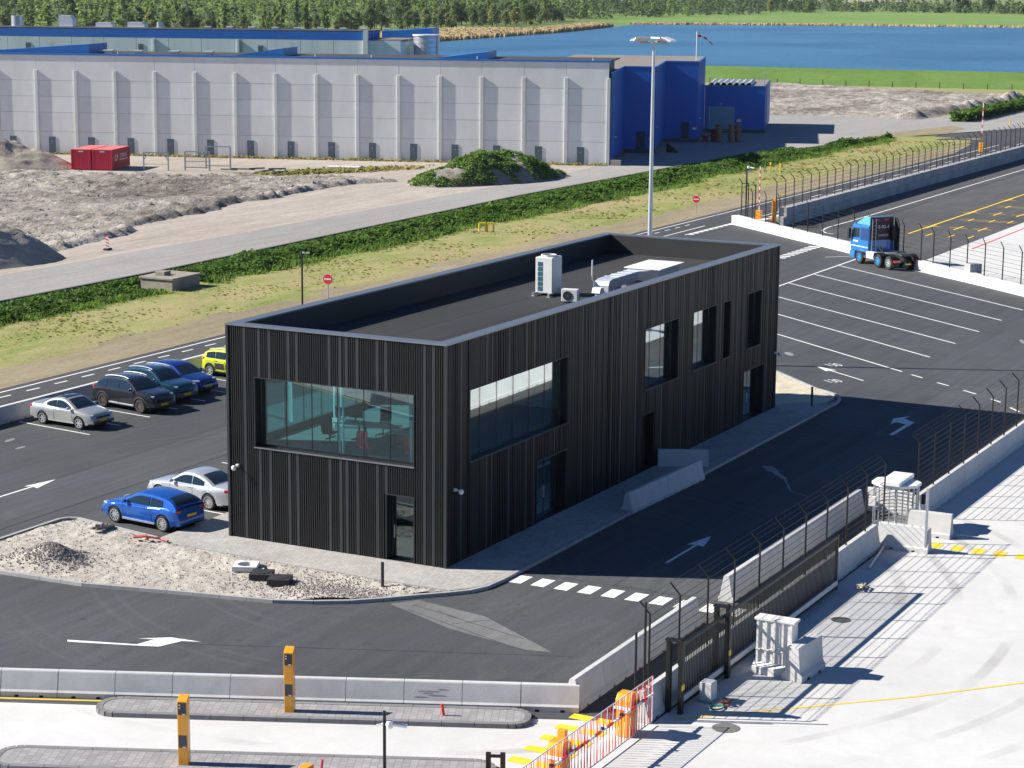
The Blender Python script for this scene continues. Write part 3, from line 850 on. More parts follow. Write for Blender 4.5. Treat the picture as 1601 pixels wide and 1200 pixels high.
def window(to, s0, s1, z0, z1, n, sill=True, door=False, rec=.30):
    fr = MB()
    def bx(m, a, b, d0, d1, c, e):
        vs = [to(s, d, z) for z in (c, e) for s, d in ((a, d0), (b, d0), (b, d1), (a, d1))]
        m.add(vs, [(3, 2, 1, 0), (4, 5, 6, 7), (0, 1, 5, 4), (1, 2, 6, 5), (2, 3, 7, 6), (3, 0, 4, 7)])
    f = .05
    bx(fr, s0 + .002, s0 + f, -rec - .06, -rec + .02, z0 + .002, z1 - .002); bx(fr, s1 - f, s1 - .002, -rec - .06, -rec + .02, z0 + .002, z1 - .002)
    bx(fr, s0 + f, s1 - f, -rec - .06, -rec + .02, z0 + .002, z0 + f); bx(fr, s0 + f, s1 - f, -rec - .06, -rec + .02, z1 - f, z1 - .002)
    w = fr.build('door' if door else 'window', MT['black'], bld)
    step = (s1 - s0 - 2 * f) / n
    for i in range(n):
        g = MB(); a = s0 + f + step * i
        bx(g, a + .009, a + step - .009, -rec - .024, -rec, z0 + f, z1 - f)
        g.build('glass_pane', MT['glass'], w)
        if i:
            q = MB(); bx(q, a - .009, a + .009, -rec - .04, -rec + .008, z0 + f, z1 - f)
            q.build('glazing_bar', MT['black'], w)
    if sill:
        q = MB(); bx(q, s0 - .05, s1 + .05, -rec + .02, .10, z0 - .045, z0 - .002)
        q.build('sill', MT['cap'] if to is sf else MT['clad_wide'], w)
        q = MB(); bx(q, s0 - .04, s1 + .04, -.02, .07, z1 - .001, z1 + .03); bx(q, s0 - .04, s0 - .003, -.02, .07, z0, z1 - .002); bx(q, s1 + .003, s1 + .04, -.02, .07, z0, z1 - .002)
        q.build('surround', MT['clad_wide'], w)
    if door:
        q = MB(); bx(q, s0 + step + f - .13, s0 + step + f - .09, -rec + .02, -rec + .06, z0 + .8, z0 + 1.3)
        q.build('handle', MT['galv'], w)
        q = MB(); bx(q, s0 - .04, s1 + .04, -.02, .07, z1 - .001, z1 + .03); bx(q, s0 - .04, s0 - .003, -.02, .07, z0, z1 - .002); bx(q, s1 + .003, s1 + .04, -.02, .07, z0, z1 - .002)
        q.build('surround', MT['clad_wide'], w)
    return w
window(sf, *SO[0], 6); window(sf, *SO[1], 1, False, True)
for i, n in ((0, 6), (2, 3), (3, 2), (4, 1), (5, 1)):
    window(lf, *LO[i], n)
window(lf, *LO[1], 2, False, True); window(lf, *LO[6], 2, False, True)
window(bf, *BO[0], 6); window(bf, *BO[1], 6)
# the dark recessed entrance on the long side
en = MB().box(17.502, 19.098, .36, .40, .12, 2.648).build('door', MT['black'], bld)
MB().box(17.7, 17.75, .31, .36, 1.0, 1.3).build('handle', MT['galv'], en)
# doorstep strips
ds = MB()
for a, b in ((1.25, 2.55),): ds.box(-.12, .3, a, b, .08, .118)
for a, b in ((7.35, 10.15), (17.45, 19.15), (30.0, 32.9)): ds.box(a, b, -.12, .3, .08, .118)
ds.build('doorstep', MT['kerb'], bld)

# ---- furniture behind the glass
desk_top = mk('desk_laminate', (.60, .60, .56), .5, 0, .04, 2)
def desk(x, y, rz, lab):
    t = thing('office_desk', lab, 'desk', (x, y, 3.6), rz, 'desks behind the upper window')
    MB().box(-.8, .8, -.4, .4, .72, .75).build('desk_top', desk_top, t, bevel=.004)
    for sx in (-.68, .68):
        MB().box(sx - .03, sx + .03, -.03, .03, .03, .72).box(sx - .03, sx + .03, -.35, .35, 0, .03).build('leg', MT['dark'], t)
def monitor(x, y, rz, lab):
    t = thing('monitor', lab, 'monitor', (x, y, 4.35), rz, 'monitors on the desks')
    MB().box(-.3, .3, -.015, .015, .14, .5).build('screen', MT['dark'], t, bevel=.004)
    MB().box(-.03, .03, .015, .04, .01, .3).box(-.12, .12, -.07, .09, 0, .012).build('stand', MT['dark'], t)
def office_chair(x, y, rz, mat, lab):
    t = thing('office_chair', lab, 'chair', (x, y, 3.6), rz, 'office chairs behind the upper window')
    MB().box(-.24, .24, -.24, .24, .45, .53).build('seat', mat, t, bevel=.03)
    m = MB(); m.grid(6, 6, lambda u, v: (-.23 + .46 * u, .24 + .06 * math.sin(v * 2.6) - .05 * (1 - (2 * u - 1) ** 2), .55 + .6 * v))
    m.grid(6, 6, lambda u, v: (-.23 + .46 * u, .30 + .06 * math.sin(v * 2.6) - .05 * (1 - (2 * u - 1) ** 2), .55 + .6 * v))
    m.build('backrest', mat, t, smooth=40)
    b = MB(); b.tube((0, 0, .08), (0, 0, .45), .03)
    for k in range(5):
        a = k * 2 * math.pi / 5; b.tube((0, 0, .1), (.3 * math.cos(a), .3 * math.sin(a), .05), .022); b.lathe([(0, 0), (.03, .0), (.03, .05), (0, .05)], (.3 * math.cos(a), .3 * math.sin(a), 0), 8)
    b.build('base', MT['dark'], t)
redf = mk('red_fabric', (.85, .05, .06), .9, 0, .1, 8); blkf = mk('black_fabric', (.02, .02, .025), .9, 0, .1, 8)
desk(3.6, 6.6, rad(90), 'pale office desk carrying a pair of black monitors'); desk(3.6, 4.95, rad(90), 'pale office desk beside the desk with two monitors'); desk(3.0, 3.3, rad(90), 'pale office desk between the two red chairs'); desk(2.6, 1.6, rad(90), 'pale office desk at the window corner by a red chair')
monitor(3.8, 6.9, rad(80), 'left black monitor of the pair on the pale desk'); monitor(3.8, 6.2, rad(100), 'right black monitor of the pair on the pale desk')
office_chair(2.5, 6.6, rad(100), blkf, 'black office chair pulled up to the monitors'); office_chair(1.0, 4.0, rad(90), redf, 'red office chair behind the white window column'); office_chair(1.0, 1.95, rad(95), redf, 'red office chair nearest the window corner'); office_chair(4.9, 5.6, rad(-80), blkf, 'black office chair on the far side of the desks')
for y, lab in ((4.98, 'slim white steel column, one of a close pair behind the glass'), (4.80, 'slim white steel column, one of a close pair behind the glass')):
    c = MB().tube((0, 0, 0), (0, 0, 3.28), .045, 10).build('steel_column', MT['white'], None, smooth=40); c.location = (.62, y, 3.605); tag(c, lab, 'column', 'paired window columns')
for x, y in ((5.4, 8.2), (5.6, 8.0)):
    c = MB().box(-.04, .04, -.04, .04, 0, 3.28).build('partition_post', MT['white']); c.location = (x, y, 3.605); tag(c, 'square white post at the rear of the upper office', 'post', 'rear office posts')
cu = MB().grid(16, 2, lambda u, v: (.62 + .05 * math.sin(u * 30), 1.9 - .6 * u, 3.62 + 3.26 * v)).build('curtain', mk('curtain_cloth', (.45, .47, .45), .9, 0, .1, 3)); tag(cu, 'grey curtain gathered at the right of the upper window', 'curtain')

# ---- facade fittings
def wall_camera(loc, rz, lab):
    t = thing('wall_camera', lab, 'camera', loc, rz, 'wall cameras on the black building')
    MB().box(0, .10, -.05, .05, -.05, .05).tube((.08, 0, 0), (.26, 0, -.02), .03).build('bracket', MT['white'], t)
    m = MB(); m.lathe([(0, -.14), (.06, -.12), (.095, -.05), (.095, .02), (.05, .06), (0, .07)], (.30, 0, -.02), 14)
    m.build('dome', MT['white'], t, smooth=50)
wall_camera((-.06, 9.18, 3.0), math.pi, 'white dome camera on the short facade beside the parked silver coupe')
wall_camera((.55, -.06, 3.0), -math.pi / 2, 'dome camera on the long facade around the corner from the glass door')
wall_camera((34.3, -.06, 3.0), -math.pi / 2, 'dome camera on the long facade at the end by the sand tip')

# ---- roof plant
def louvre_unit(name, lab, loc, sx, sy, sz, rz, fan):
    t = thing(name, lab, 'air conditioner', loc, rz)
    MB().box(-sx / 2, sx / 2, -sy / 2, sy / 2, .12 if fan else .06, sz).build('housing', MT['offwhite'], t, bevel=.025)
    if fan:
        gm = mk('cooling_fins', (.03, .12, .17), .5, .2, .2, 20)
        for k in range(6):
            for j in range(2):
                z0 = .22 + k * (sz - .4) / 6
                MB().box(-sx / 2 - .012, -sx / 2 + .01, .02 + j * .13 + .04, .13 + j * .13 + .04, z0, z0 + (sz - .4) / 6 - .03).build('grille_panel', gm, t)
        m = MB(); m.lathe([(.30, sz - .02), (.36, sz), (.36, sz + .09), (.31, sz + .09), (.30, sz - .02)], (0, 0, 0), 20)
        m.build('fan_ring', MT['offwhite'], t, smooth=40)
        m = MB()
        for k in range(5):
            a = k * 2 * math.pi / 5; m.quad((.05 * math.cos(a), .05 * math.sin(a), sz + .02), (.28 * math.cos(a), .28 * math.sin(a), sz + .02), (.28 * math.cos(a + .7), .28 * math.sin(a + .7), sz + .05), (.05 * math.cos(a + .9), .05 * math.sin(a + .9), sz + .05))
        m.build('fan', MT['dark'], t)
        m = MB()
        for y in (-sy / 2 - .02, sy / 2 - .1): m.box(-sx / 2 - .35, sx / 2 + .2, y, y + .09, .08, .16)
        for x in (-sx / 2 - .28, sx / 2 + .1):
            for y in (-sy / 2 + .02, sy / 2 - .06): m.tube((x, y, 0), (x, y, .1), .03); m.obox(x, y, 0, .2, .2, .02)
        m.build('support_rail', MT['galv'], t)
        m = MB().path([(.1, -sy / 2, .3), (.1, -sy / 2 - .2, .28), (.1, -sy / 2 - .28, .1), (-.2, -sy / 2 - .7, .08), (-.3, -sy / 2 - 1.1, .08)], .06, 8)
        m.build('pipe', MT['white'], t, smooth=50)
    else:
        m = MB(); m.lathe([(.05, -.01), (.21, -.01), (.21, .012), (.05, .012), (.05, -.01)], (-.08, -sy / 2 - .012, sz / 2 + .02), 20, 'y')
        m.build('fan_grille', MT['dark'], t)
    return t
louvre_unit('heat_pump', 'tall cream outdoor air conditioning unit with fan on top and side grille', (19.05, 5.3, ROOFZ), 1.0, .85, 1.75, rad(0), True)
t = louvre_unit('condenser_unit', 'small cream condenser unit on the roof beside the tall heat pump', (17.3, 3.35, ROOFZ), .75, .35, .62, rad(-80), False)
# duct with elbow
foil = mk('duct_sheet', (.78, .80, .82), .32, .55, .12, 3)
du = thing('air_duct', 'shiny galvanised rectangular air duct running along the flat roof', 'duct', (0, 0, ROOFZ))
m = MB().ext([(19.75, 0), (20.45, 0), (20.45, .22), (20.6, .34), (23.0, .36), (23.0, .78), (20.15, .76), (19.85, .68), (19.75, .5)], (0, 2.62, 0), (1, 0, 0), (0, 0, 1), (0, .72, 0))
m.build('duct_body', foil, du, bevel=.012)
for x in (20.9, 21.6, 22.3, 22.98):
    MB().box(x, x + .03, 2.605, 3.355, .33, .80).build('flange', foil, du)
MB().box(20.6, 23.2, 2.42, 2.56, .05, .22).build('blue_reflection_strip', mk('reflection_blue', (.03, .12, .5), .5, 0, .2, 4), du)  # blue strip stands in for the reflection along the duct bottom
for x in (21.2, 22.6): MB().box(x, x + .05, 2.68, 3.28, 0, .345).build('duct_support', MT['galv'], du)
ah = thing('air_handling_unit', 'white air handling unit with overhanging sheet metal roof at the end of the duct', 'air handler', (0, 0, ROOFZ))
MB().box(23.75, 26.1, 1.85, 3.4, .06, .82).build('casing', MT['white'], ah, bevel=.015)
MB().add([(23.02, 2.65, .37), (23.02, 3.32, .37), (23.02, 3.32, .77), (23.02, 2.65, .77), (23.75, 1.9, .1), (23.75, 3.38, .1), (23.75, 3.38, .81), (23.75, 1.9, .81)], [(0, 1, 2, 3), (0, 4, 5, 1), (1, 5, 6, 2), (2, 6, 7, 3), (3, 7, 4, 0)]).build('transition', foil, ah)
MB().ext([(23.45, .83), (26.35, .86), (26.35, .90), (23.45, .87)], (0, 1.7, 0), (1, 0, 0), (0, 0, 1), (0, 1.85, 0)).build('rain_roof', MT['white'], ah)
for x in (24.5, 25.3): MB().box(x, x + .08, 1.82, 1.85, .4, .5).build('latch', MT['dark'], ah)
an = thing('roof_antenna', 'thin white whip antenna on a bent tube beside the duct', 'antenna', (20.6, 3.85, ROOFZ))
MB().path([(0, -.5, .5), (0, -.15, .5), (0, 0, .6), (0, 0, .78)], .025).build('bracket', MT['galv'], an)
MB().tube((0, 0, .78), (0, 0, 1.5), .03).build('whip', MT['white'], an)
MB().tube((0, -.1, 0), (0, -.1, .5), .03).build('foot', MT['galv'], an)
for k in range(4):
    MB().box(TH + .05, BL - TH - .05, 1.6 + k * 2.0, 1.68 + k * 2.0, ROOFZ + .0005, ROOFZ + .004).build('felt_lap', MT['roof'], bld)
rc = thing('roof_cowl', 'small white mushroom roof cowl between condenser and duct', 'vent', (18.9, 2.75, ROOFZ))
MB().tube((0, 0, 0), (0, 0, .3), .1, 10).build('stack', MT['white'], rc)
MB().ext([(-.25, .3), (.25, .3), (.15, .52), (-.15, .52)], (0, -.2, 0), (1, 0, 0), (0, 0, 1), (0, .4, 0)).build('hood', MT['white'], rc)

# ================================================================== BARRIERS, FENCES, GATES
def jersey_mesh(L, h=.8, notch=True):
    hw = .29
    def sec(x, zb):
        return [(x, -hw, zb), (x, -hw, .17), (x, -hw * .80, .23), (x, -.105, h - .03), (x, -.085, h), (x, .085, h), (x, .105, h - .03), (x, hw * .80, .23), (x, hw, .17), (x, hw, zb)]
    cuts = [(-L / 2, 0), ]
    if notch:
        for c in (-L * .22, L * .22):
            cuts += [(c - .07, 0), (c - .0699, .075), (c + .0699, .075), (c + .07, 0)]
    cuts += [(L / 2, 0)]
    vs = []; fs = []
    for x, zb in cuts: vs += sec(x, zb)
    n = 10
    for k in range(len(cuts) - 1):
        for i in range(n):
            j = (i + 1) % n
            fs.append((k * n + i, k * n + j, (k + 1) * n + j, (k + 1) * n + i))
    fs.append(tuple(range(n - 1, -1, -1))); b = (len(cuts) - 1) * n; fs.append(tuple(range(b, b + n)))
    me = MB().add(vs, fs).mesh('jersey_barrier', MT['jersey'])
    return me
JM = {}
def jersey(x, y, rz, L, label, group, h=.8, z=0.0):
    k = (round(L, 2), h)
    if k not in JM: JM[k] = jersey_mesh(L - .018, h)
    o = put('jersey_barrier', JM[k], None, (x, y, z), rz + rnd.uniform(-.004, .004))
    return tag(o, label, 'barrier', group)
def jersey_row(a, b, n, label, group, h=.8, ends=None):
    a, b = Vector(a), Vector(b); d = (b - a) / n
    for i in range(n):
        c = a + d * (i + .5)
        lb = label
        if ends and i == 0: lb = ends[0]
        if ends and i == n - 1: lb = ends[1]
        jersey(c.x, c.y, math.atan2(d.y, d.x), d.length, lb, group, h)

MT['scrape'] = mk('rubber_scrape', (.20, .20, .20), .9, 0, .3, 8)
# row behind the orange pillars
a = Vector(rowpt(-.30, .05))
RLAB = {0: 'concrete jersey barrier at the corner where two barrier rows meet', 1: 'concrete jersey barrier next to the corner barrier, at the rounded end of the lane island', 2: 'concrete jersey barrier with dark scrape marks behind the red stub post', 4: 'concrete jersey barrier directly behind the orange reader pillar', 8: 'concrete jersey barrier where the yellow line meets the paved island'}
for i in range(18):
    c = a - RD * (1.765 * (i + .5))
    g = i in RLAB
    o = jersey(c.x, c.y, math.atan2(RD.y, RD.x), 1.765, RLAB.get(i, 'concrete jersey barrier in the row along the paved lane island'), 'barriers along the lane island')
    if i == 2:
        for k, (x0, x1, z) in enumerate(((-.5, .25, .50), (-.35, .05, .44), (-.2, .45, .38), (-.6, -.1, .33), (.1, .5, .56))):
            f = lambda zz: -(.232 - (zz - .23) * .235) - .004
            MB().quad((x0, f(z), z), (x1, f(z), z), (x1 - .1, f(z + .02), z + .02), (x0 + .12, f(z + .025), z + .025)).build('scrape_mark', MT['scrape'], o)
jersey_row((-11.35, -10.72), (-1.55, -10.62), 5, 'concrete jersey barrier in the row between corner and zebra crossing', 'barriers from the corner to the crossing', .95)
jersey_row((1.35, -10.62), (16.2, -10.62), 7, 'concrete jersey barrier in the road side row beyond the zebra crossing', 'road side barriers beyond the crossing', .95, ('concrete jersey barrier with its end face towards the zebra crossing', 'concrete jersey barrier at the turnstile end of the road side row'))
jersey(16.75, -11.75, rad(90), 2.0, 'concrete jersey barrier set crosswise before the turnstile', 'barriers round the turnstile', .95)
jersey_row((-11.4, -12.98), (10.95, -12.98), 10, 'concrete jersey barrier in the row behind the sliding gate', 'barriers behind the sliding gate', .95, ('concrete jersey barrier between boom gate and first gate post', 'concrete jersey barrier between gate end and turnstile'))
jersey(11.35, -14.05, rad(90), 2.05, 'concrete jersey barrier jutting into the yard beside the grey pole', 'barriers round the turnstile', .98)
jersey(13.85, -14.35, rad(90), 1.75, 'concrete jersey barrier jutting into the yard behind the turnstile', 'barriers round the turnstile', .98)
jersey_row((16.2, -13.05), (44.6, -13.25), 13, 'concrete jersey barrier under the wire fence beyond the turnstile', 'barriers beyond the turnstile', .95)
jersey_row((-14, 32.05), (48, 32.0), 26, 'concrete jersey barrier in the row between parked cars and main road', 'barriers beside the main road')
jersey_row((11.25, -2.3), (18.4, -2.55), 4, 'concrete jersey barrier in the short row before the dark entrance', 'barriers by the entrance', .85)
jersey(20.0, -1.1, rad(-63), 2.3, 'concrete jersey barrier set at an angle beside the dark entrance', 'barriers by the entrance', .85)
yb = thing('concrete_kerb_unit', 'stout concrete barrier unit standing beside the tall ribbed cabinet', 'barrier', (-4.85, -15.75, 0), rad(-6))
MB().ext([(-.36, 0), (.36, 0), (.36, .22), (.27, .32), (.20, 1.12), (-.20, 1.12), (-.27, .32), (-.36, .22)], (-.85, 0, 0), (0, 1, 0), (0, 0, 1), (1.7, 0, 0)).build('body', MT['jersey'], yb, bevel=.015)
for k in (-.4, .4): MB().box(k - .09, k + .09, -.365, -.30, .0, .09).build('lifting_slot', MT['dark'], yb)

# ---- wire fences
def fence(label, group, pts, zb, hp, arm, wires=9, wr=.008, pr=.034, barbs=3, foot=.5):
    t = thing('wire_fence', label, 'fence', (pts[0][0], pts[0][1], zb), 0, group)
    o = Vector((pts[0][0], pts[0][1], zb))
    P = [Vector((x, y, zb)) - o for x, y in pts]
    pm = MB().tube((0, 0, -foot), (0, 0, hp), pr, 8).mesh('post', MT['fence'], smooth=40)
    am = MB().tube((0, 0, hp - .01), (arm[0], arm[1], hp + arm[2]), pr * .8, 6).mesh('arm', MT['fence'], smooth=40)
    for q in P:
        ps = put('post', pm, t, q)
        put('arm', am, ps)
    for k in range(wires):
        z = .12 + (hp - .18) * k / (wires - 1)
        m = MB()
        for a, b in zip(P[:-1], P[1:]): m.tube(a + Vector((0, 0, z)), b + Vector((0, 0, z)), wr, 4, cap=False)
        m.build('wire', MT['fence'], t)
    for k in range(barbs):
        f = (k + 1) / barbs
        m = MB(); off = Vector((arm[0] * f, arm[1] * f, hp + arm[2] * f))
        for a, b in zip(P[:-1], P[1:]): m.tube(a + off, b + off, .005, 4, cap=False)
        m.build('barbed_wire', MT['fence'], t)
    return t
fence('black wire fence with bent posts standing on barriers behind the sliding gate', None, [(-10.8 + i * 2.28, -12.98) for i in range(10)] + [(12.0, -12.98)], .93, 2.25, (0, .33, .34), 10)
fence('black wire fence with bent posts on barriers beyond the turnstile', None, [(16.3 + i * 2.245, -13.05 - i * .016) for i in range(13)], .93, 2.25, (0, .33, .34), 10)
for x, y in ((-11.25, -12.75), (-11.05, -12.95)):
    t = tag(MB().tube((0, 0, .8), (0, 0, 3.5 if x > -11.1 else 2.6), .04, 8).build('fence_end_post', MT['fence'], None, smooth=40), 'straight black end post beside the boom gate, one of two', 'post', 'fence end posts'); t.location = (x, y, .1)

# ---- sliding gate
gt = thing('sliding_gate', 'long black barred sliding gate on a white bottom rail beside the barriers', 'gate', (-9.9, -13.6, 0))
GL = 14.5
MB().box(0, GL, -.05, .05, .22, .40).build('bottom_beam', mk('white_rail', (.62, .61, .62), .5, .2, .1, 2), gt, bevel=.01)
MB().box(0, GL, -.07, .07, .13, .21).build('lower_track', MT['black'], gt)
MB().box(0, GL, -.045, .045, 1.98, 2.07).build('top_rail', MT['black'], gt, bevel=.008)
MB().box(0, .09, -.04, .04, .41, 1.975).build('end_stile', MT['black'], gt); MB().box(GL - .09, GL, -.04, .04, .05, 2.1).build('end_stile', MT['black'], gt)
bm_ = MB().box(-.014, .014, -.014, .014, .405, 1.975).mesh('bar', MT['black'])
n = 112
for i in range(1, n):
    put('bar', bm_, gt, (GL * i / n, 0, 0))
for x, z in ((-10.12, 2.25), (-6.35, 2.3)):
    g = thing('gate_post', 'black double guide post at the free end of the sliding gate' if x < -10 else 'black double guide post part way along the sliding gate', 'post', (x, -13.5, 0))
    for y in (-.24, .16):
        MB().box(-.09, .09, y - .07, y + .07, 0, z).build('leg', MT['black'], g, bevel=.01)
    MB().box(-.11, .11, -.34, .26, z, z + .05).build('head', MT['black'], g)
    MB().tube((-.03, -.24, z + .02), (-.03, -.24, z + .12), .06, 8).build('roller', MT['black'], g)
    MB().box(-.1, .1, -.32, -.311, .75, .92).build('yellow_reflector', MT['yellow'], g)
mo = thing('gate_motor', 'small grey gate drive box on the concrete beside the gate rail', 'gate motor', (-8.62, -14.02, 0), 0)
MB().box(-.22, .22, -.2, .2, .04, .62).build('cabinet', mk('motor_box', (.52, .53, .54), .5, .1, .06, 3), mo, bevel=.02)
MB().box(-.26, .26, -.24, .24, 0, .04).build('base', MT['kerb'], mo)
hs = MB()
pp = [(.2 * math.cos(i * .6) * (1 + .02 * i), .22 * math.sin(i * .6), .02 + .002 * i) for i in range(22)]
hs.path(pp, .02, 5); h = hs.build('garden_hose', mk('green_hose', (.05, .22, .16), .5, 0, .1, 5)); h.location = (-9.15, -14.5, 0); tag(h, 'coiled green hose on the concrete beside the gate motor', 'hose')
hs = MB(); r2 = random.Random(4)
for k in range(9):
    a = [(r2.uniform(-.25, .25), r2.uniform(-.2, .2), .03 + .02 * k) for _ in range(3)]; hs.path(a, .022, 5)
h = hs.build('cable_heap', mk('rusty_cable', (.22, .09, .06), .7, 0, .4, 9)); h.location = (-8.75, -14.65, 0); tag(h, 'tangle of reddish cable lying beside the gate motor', 'cable')
hs = MB()
for k in range(8):
    a = [(r2.uniform(-.35, .35), r2.uniform(-.2, .2), .03 + .02 * k) for _ in range(3)]; hs.path(a, .03, 5)
h = hs.build('debris_heap', mk('grey_debris', (.38, .36, .28), .9, 0, .4, 9)); h.location = (5.3, -14.35, 0); tag(h, 'small heap of grey debris at the far end of the sliding gate', 'debris')
tb = MB().tube((0, 0, .06), (3.2, .05, .12), .05, 8).build('steel_tube', MT['galv'], None, smooth=40); tb.location = (7.9, -13.75, 0); tb.rotation_euler = (0, 0, rad(6)); tag(tb, 'steel tube lying along the foot of the barriers', 'tube')

# ---- tall ribbed concrete cabinet
cb = thing('concrete_cabinet', 'tall white ribbed concrete cabinet standing alone on the yard', 'cabinet', (-5.1, -14.9, 0), rad(0))
cwm = MT['block_white']
MB().box(-.2, .22, -.62, .62, .0, 1.72).build('body', cwm, cb, bevel=.02)
MB().box(-.26, .28, -.68, .68, 1.72, 1.80).build('lid', cwm, cb, bevel=.015)
rm = MB().box(-.25, -.2, -.035, .035, .36, 1.70).mesh('rib', cwm)
for k in range(5): put('rib', rm, cb, (0, -.56 + k * .28, 0))
MB().box(-.27, -.2, -.62, .62, .76, .80).build('band', cwm, cb)
MB().ext([(-.42, 0), (-.2, 0), (-.2, .36), (-.30, .30), (-.42, .24)], (0, -.66, 0), (1, 0, 0), (0, 0, 1), (0, 1.32, 0)).build('plinth', cwm, cb)

# ---- turnstile
ts = thing('turnstile', 'full height galvanised turnstile cage with white canopy beside the fence', 'turnstile', (14.35, -12.75, 0))
oc = [(.92 * math.cos(math.pi / 8 + k * math.pi / 4), 1.0 * math.sin(math.pi / 8 + k * math.pi / 4)) for k in range(8)]
MB().prism(oc, 1.80, 1.92).build('canopy', MT['white'], ts, bevel=.01)
MB().box(-.98, .98, -.42, .42, 1.925, 2.10).build('canopy_box', MT['white'], ts, bevel=.02)
vm = MB().tube((0, 0, 0), (0, 0, 1.8), .026, 6).mesh('cage_bar', MT['galv'], smooth=40)
for k in range(22):
    a = -math.pi + k * 2 * math.pi / 22
    if abs(math.sin(a)) < .28: continue
    put('cage_bar', vm, ts, (.84 * math.cos(a), .9 * math.sin(a), 0))
for z in (.12, .95, 1.66):
    m = MB()
    pts = [(.85 * math.cos(k * math.pi / 10), .91 * math.sin(k * math.pi / 10), z) for k in range(21)]
    m.path(pts[1:10], .02, 5); m.path(pts[11:20], .02, 5)
    m.build('cage_hoop', MT['galv'], ts)
rt = MB().tube((0, 0, 0), (0, 0, 1.78), .06, 8).build('rotor', MT['galv'], ts, smooth=40)
for w in range(3):
    m = MB(); a = rad(20 + 120 * w)
    for k in range(11):
        z = .2 + k * .14; m.tube((0, 0, z), (.7 * math.cos(a), .7 * math.sin(a), z), .02, 5)
    m.build('wing', MT['galv'], rt)
MB().box(-.95, .95, -1.0, 1.0, 0, .02).build('base_plate', MT['galv'], ts)
MB().box(-.92, -.82, .55, .85, 1.0, 1.42).build('card_reader_box', MT['offwhite'], ts, bevel=.02)
MB().box(.8, .95, -.95, -.8, .9, 1.3).build('intercom', MT['dark'], ts, bevel=.02)
pz = tag(MB().tube((0, 0, 0), (0, 0, 2.55), .055, 10).build('steel_pole', MT['galv'], None, smooth=40), 'plain grey steel pole in front of the crosswise barrier by the turnstile', 'pole'); pz.location = (11.15, -14.95, 0)

# ---- boom gates
def boom_gate(x, y, label, stripe):
    t = thing('boom_gate', label, 'boom gate', (x, y, 0), 0, 'boom gates across the lane')
    MB().box(-.32, .30, -.05, .37, 0, .86).build('cabinet', MT['orange'], t, bevel=.03)
    MB().ext([(-.34, .93), (.32, .93), (.30, 1.15), (.16, 1.28), (-.2, 1.28), (-.34, 1.12)], (0, -.08, 0), (1, 0, 0), (0, 0, 1), (0, .48, 0)).build('cap', MT['orange'], t, bevel=.03)
    MB().box(-.42, .40, -.16, .40, .86, .93).build('arm_bracket', MT['white'], t)
    arm = MB().box(-4.0, 1.05, -.22, -.17, .93, 1.0).build('boom_arm', MT['white'], t)
    rmesh = MB().box(-.2, .2, -.223, -.167, .927, 1.003).mesh('red_band', MT['red'])
    for k in range(6): put('red_band', rmesh, arm, (-3.6 + k * .8, 0, 0))
    MB().tube((-4.0, -.195, 1.52), (1.0, -.195, 1.52), .016, 6).build('upper_rail', MT['white'], t)
    MB().tube((-4.0, -.195, .12), (1.0, -.195, .12), .018, 6).build('lower_rail', MT['galv'], t)
    MB().tube((1.0, -.195, .12), (1.0, -.195, 1.52), .016, 6).build('end_bar', MT['white'], t)
    ws = {0: MB().tube((0, -.195, 1.52), (.09, -.195, .12), .009, 4).mesh('skirt_cord', MT['red']), 1: MB().tube((0, -.195, 1.52), (-.09, -.195, .12), .009, 4).mesh('skirt_cord', MT['white'])}
    rs = MB().tube((0, -.195, 1.5), (-.07, -.195, .14), .010, 4).mesh('skirt_cord', MT['red'])
    for k in range(24):
        put('skirt_cord', ws[0], t, (-3.9 + k * .205, 0, 0)); put('skirt_cord', rs if k % 2 else ws[1], t, (-3.8 + k * .205, 0, 0))
    for k in (-2.5, -1.2): MB().box(k - .05, k + .05, -.25, -.14, 1.0, 1.06).build('clip', MT['dark'], t)
boom_gate(-12.45, -13.2, 'orange boom gate with red and white hanging skirt beside the barrier end', 0)
boom_gate(-16.95, -13.2, 'orange boom gate with hanging skirt, farther out across the lane', 1)
bp = tag(MB().box(-.09, .09, -.12, .12, 0, 1.25).build('orange_post', MT['orange'], None, bevel=.01), 'narrow orange support post behind the outer boom gate', 'post'); bp.location = (-16.1, -12.72, 0)

# ---- orange reader pillars
def pillar(x, y, label):
    t = thing('reader_pillar', label, 'reader pillar', (x, y, .12), math.atan2(RN.y, RN.x) - rad(2), 'orange reader pillars on the lane islands')
    MB().ext([(-.15, 0), (.15, 0), (.15, 1.86), (-.15, 1.98)], (0, -.14, 0), (1, 0, 0), (0, 0, 1), (0, .28, 0)).build('column', MT['orange'], t, bevel=.012)
    MB().box(.15, .162, -.115, .115, 1.47, 1.82).build('reader_panel', mk('reader_black', (.022, .028, .04), .3, 0, .1, 6), t)
    MB().box(.15, .162, -.115, .115, .52, .88).build('lower_panel', mk('panel_slate', (.04, .05, .065), .4, 0, .1, 6), t)
    for z in (1.74, 1.66): MB().box(.1625, .168, -.085, -.045, z, z + .03).build('indicator', MT['white'], t)
    for z in (1.475, .525): MB().box(.1625, .166, .0, .09, z, z + .03).build('label_strip', MT['offwhite'], t)
pillar(*rowpt(.86, 8.65), 'orange reader pillar with black panels on the island beside the barrier row')
pillar(*rowpt(5.35, 10.85), 'orange reader pillar with black panels on the outer lane island')

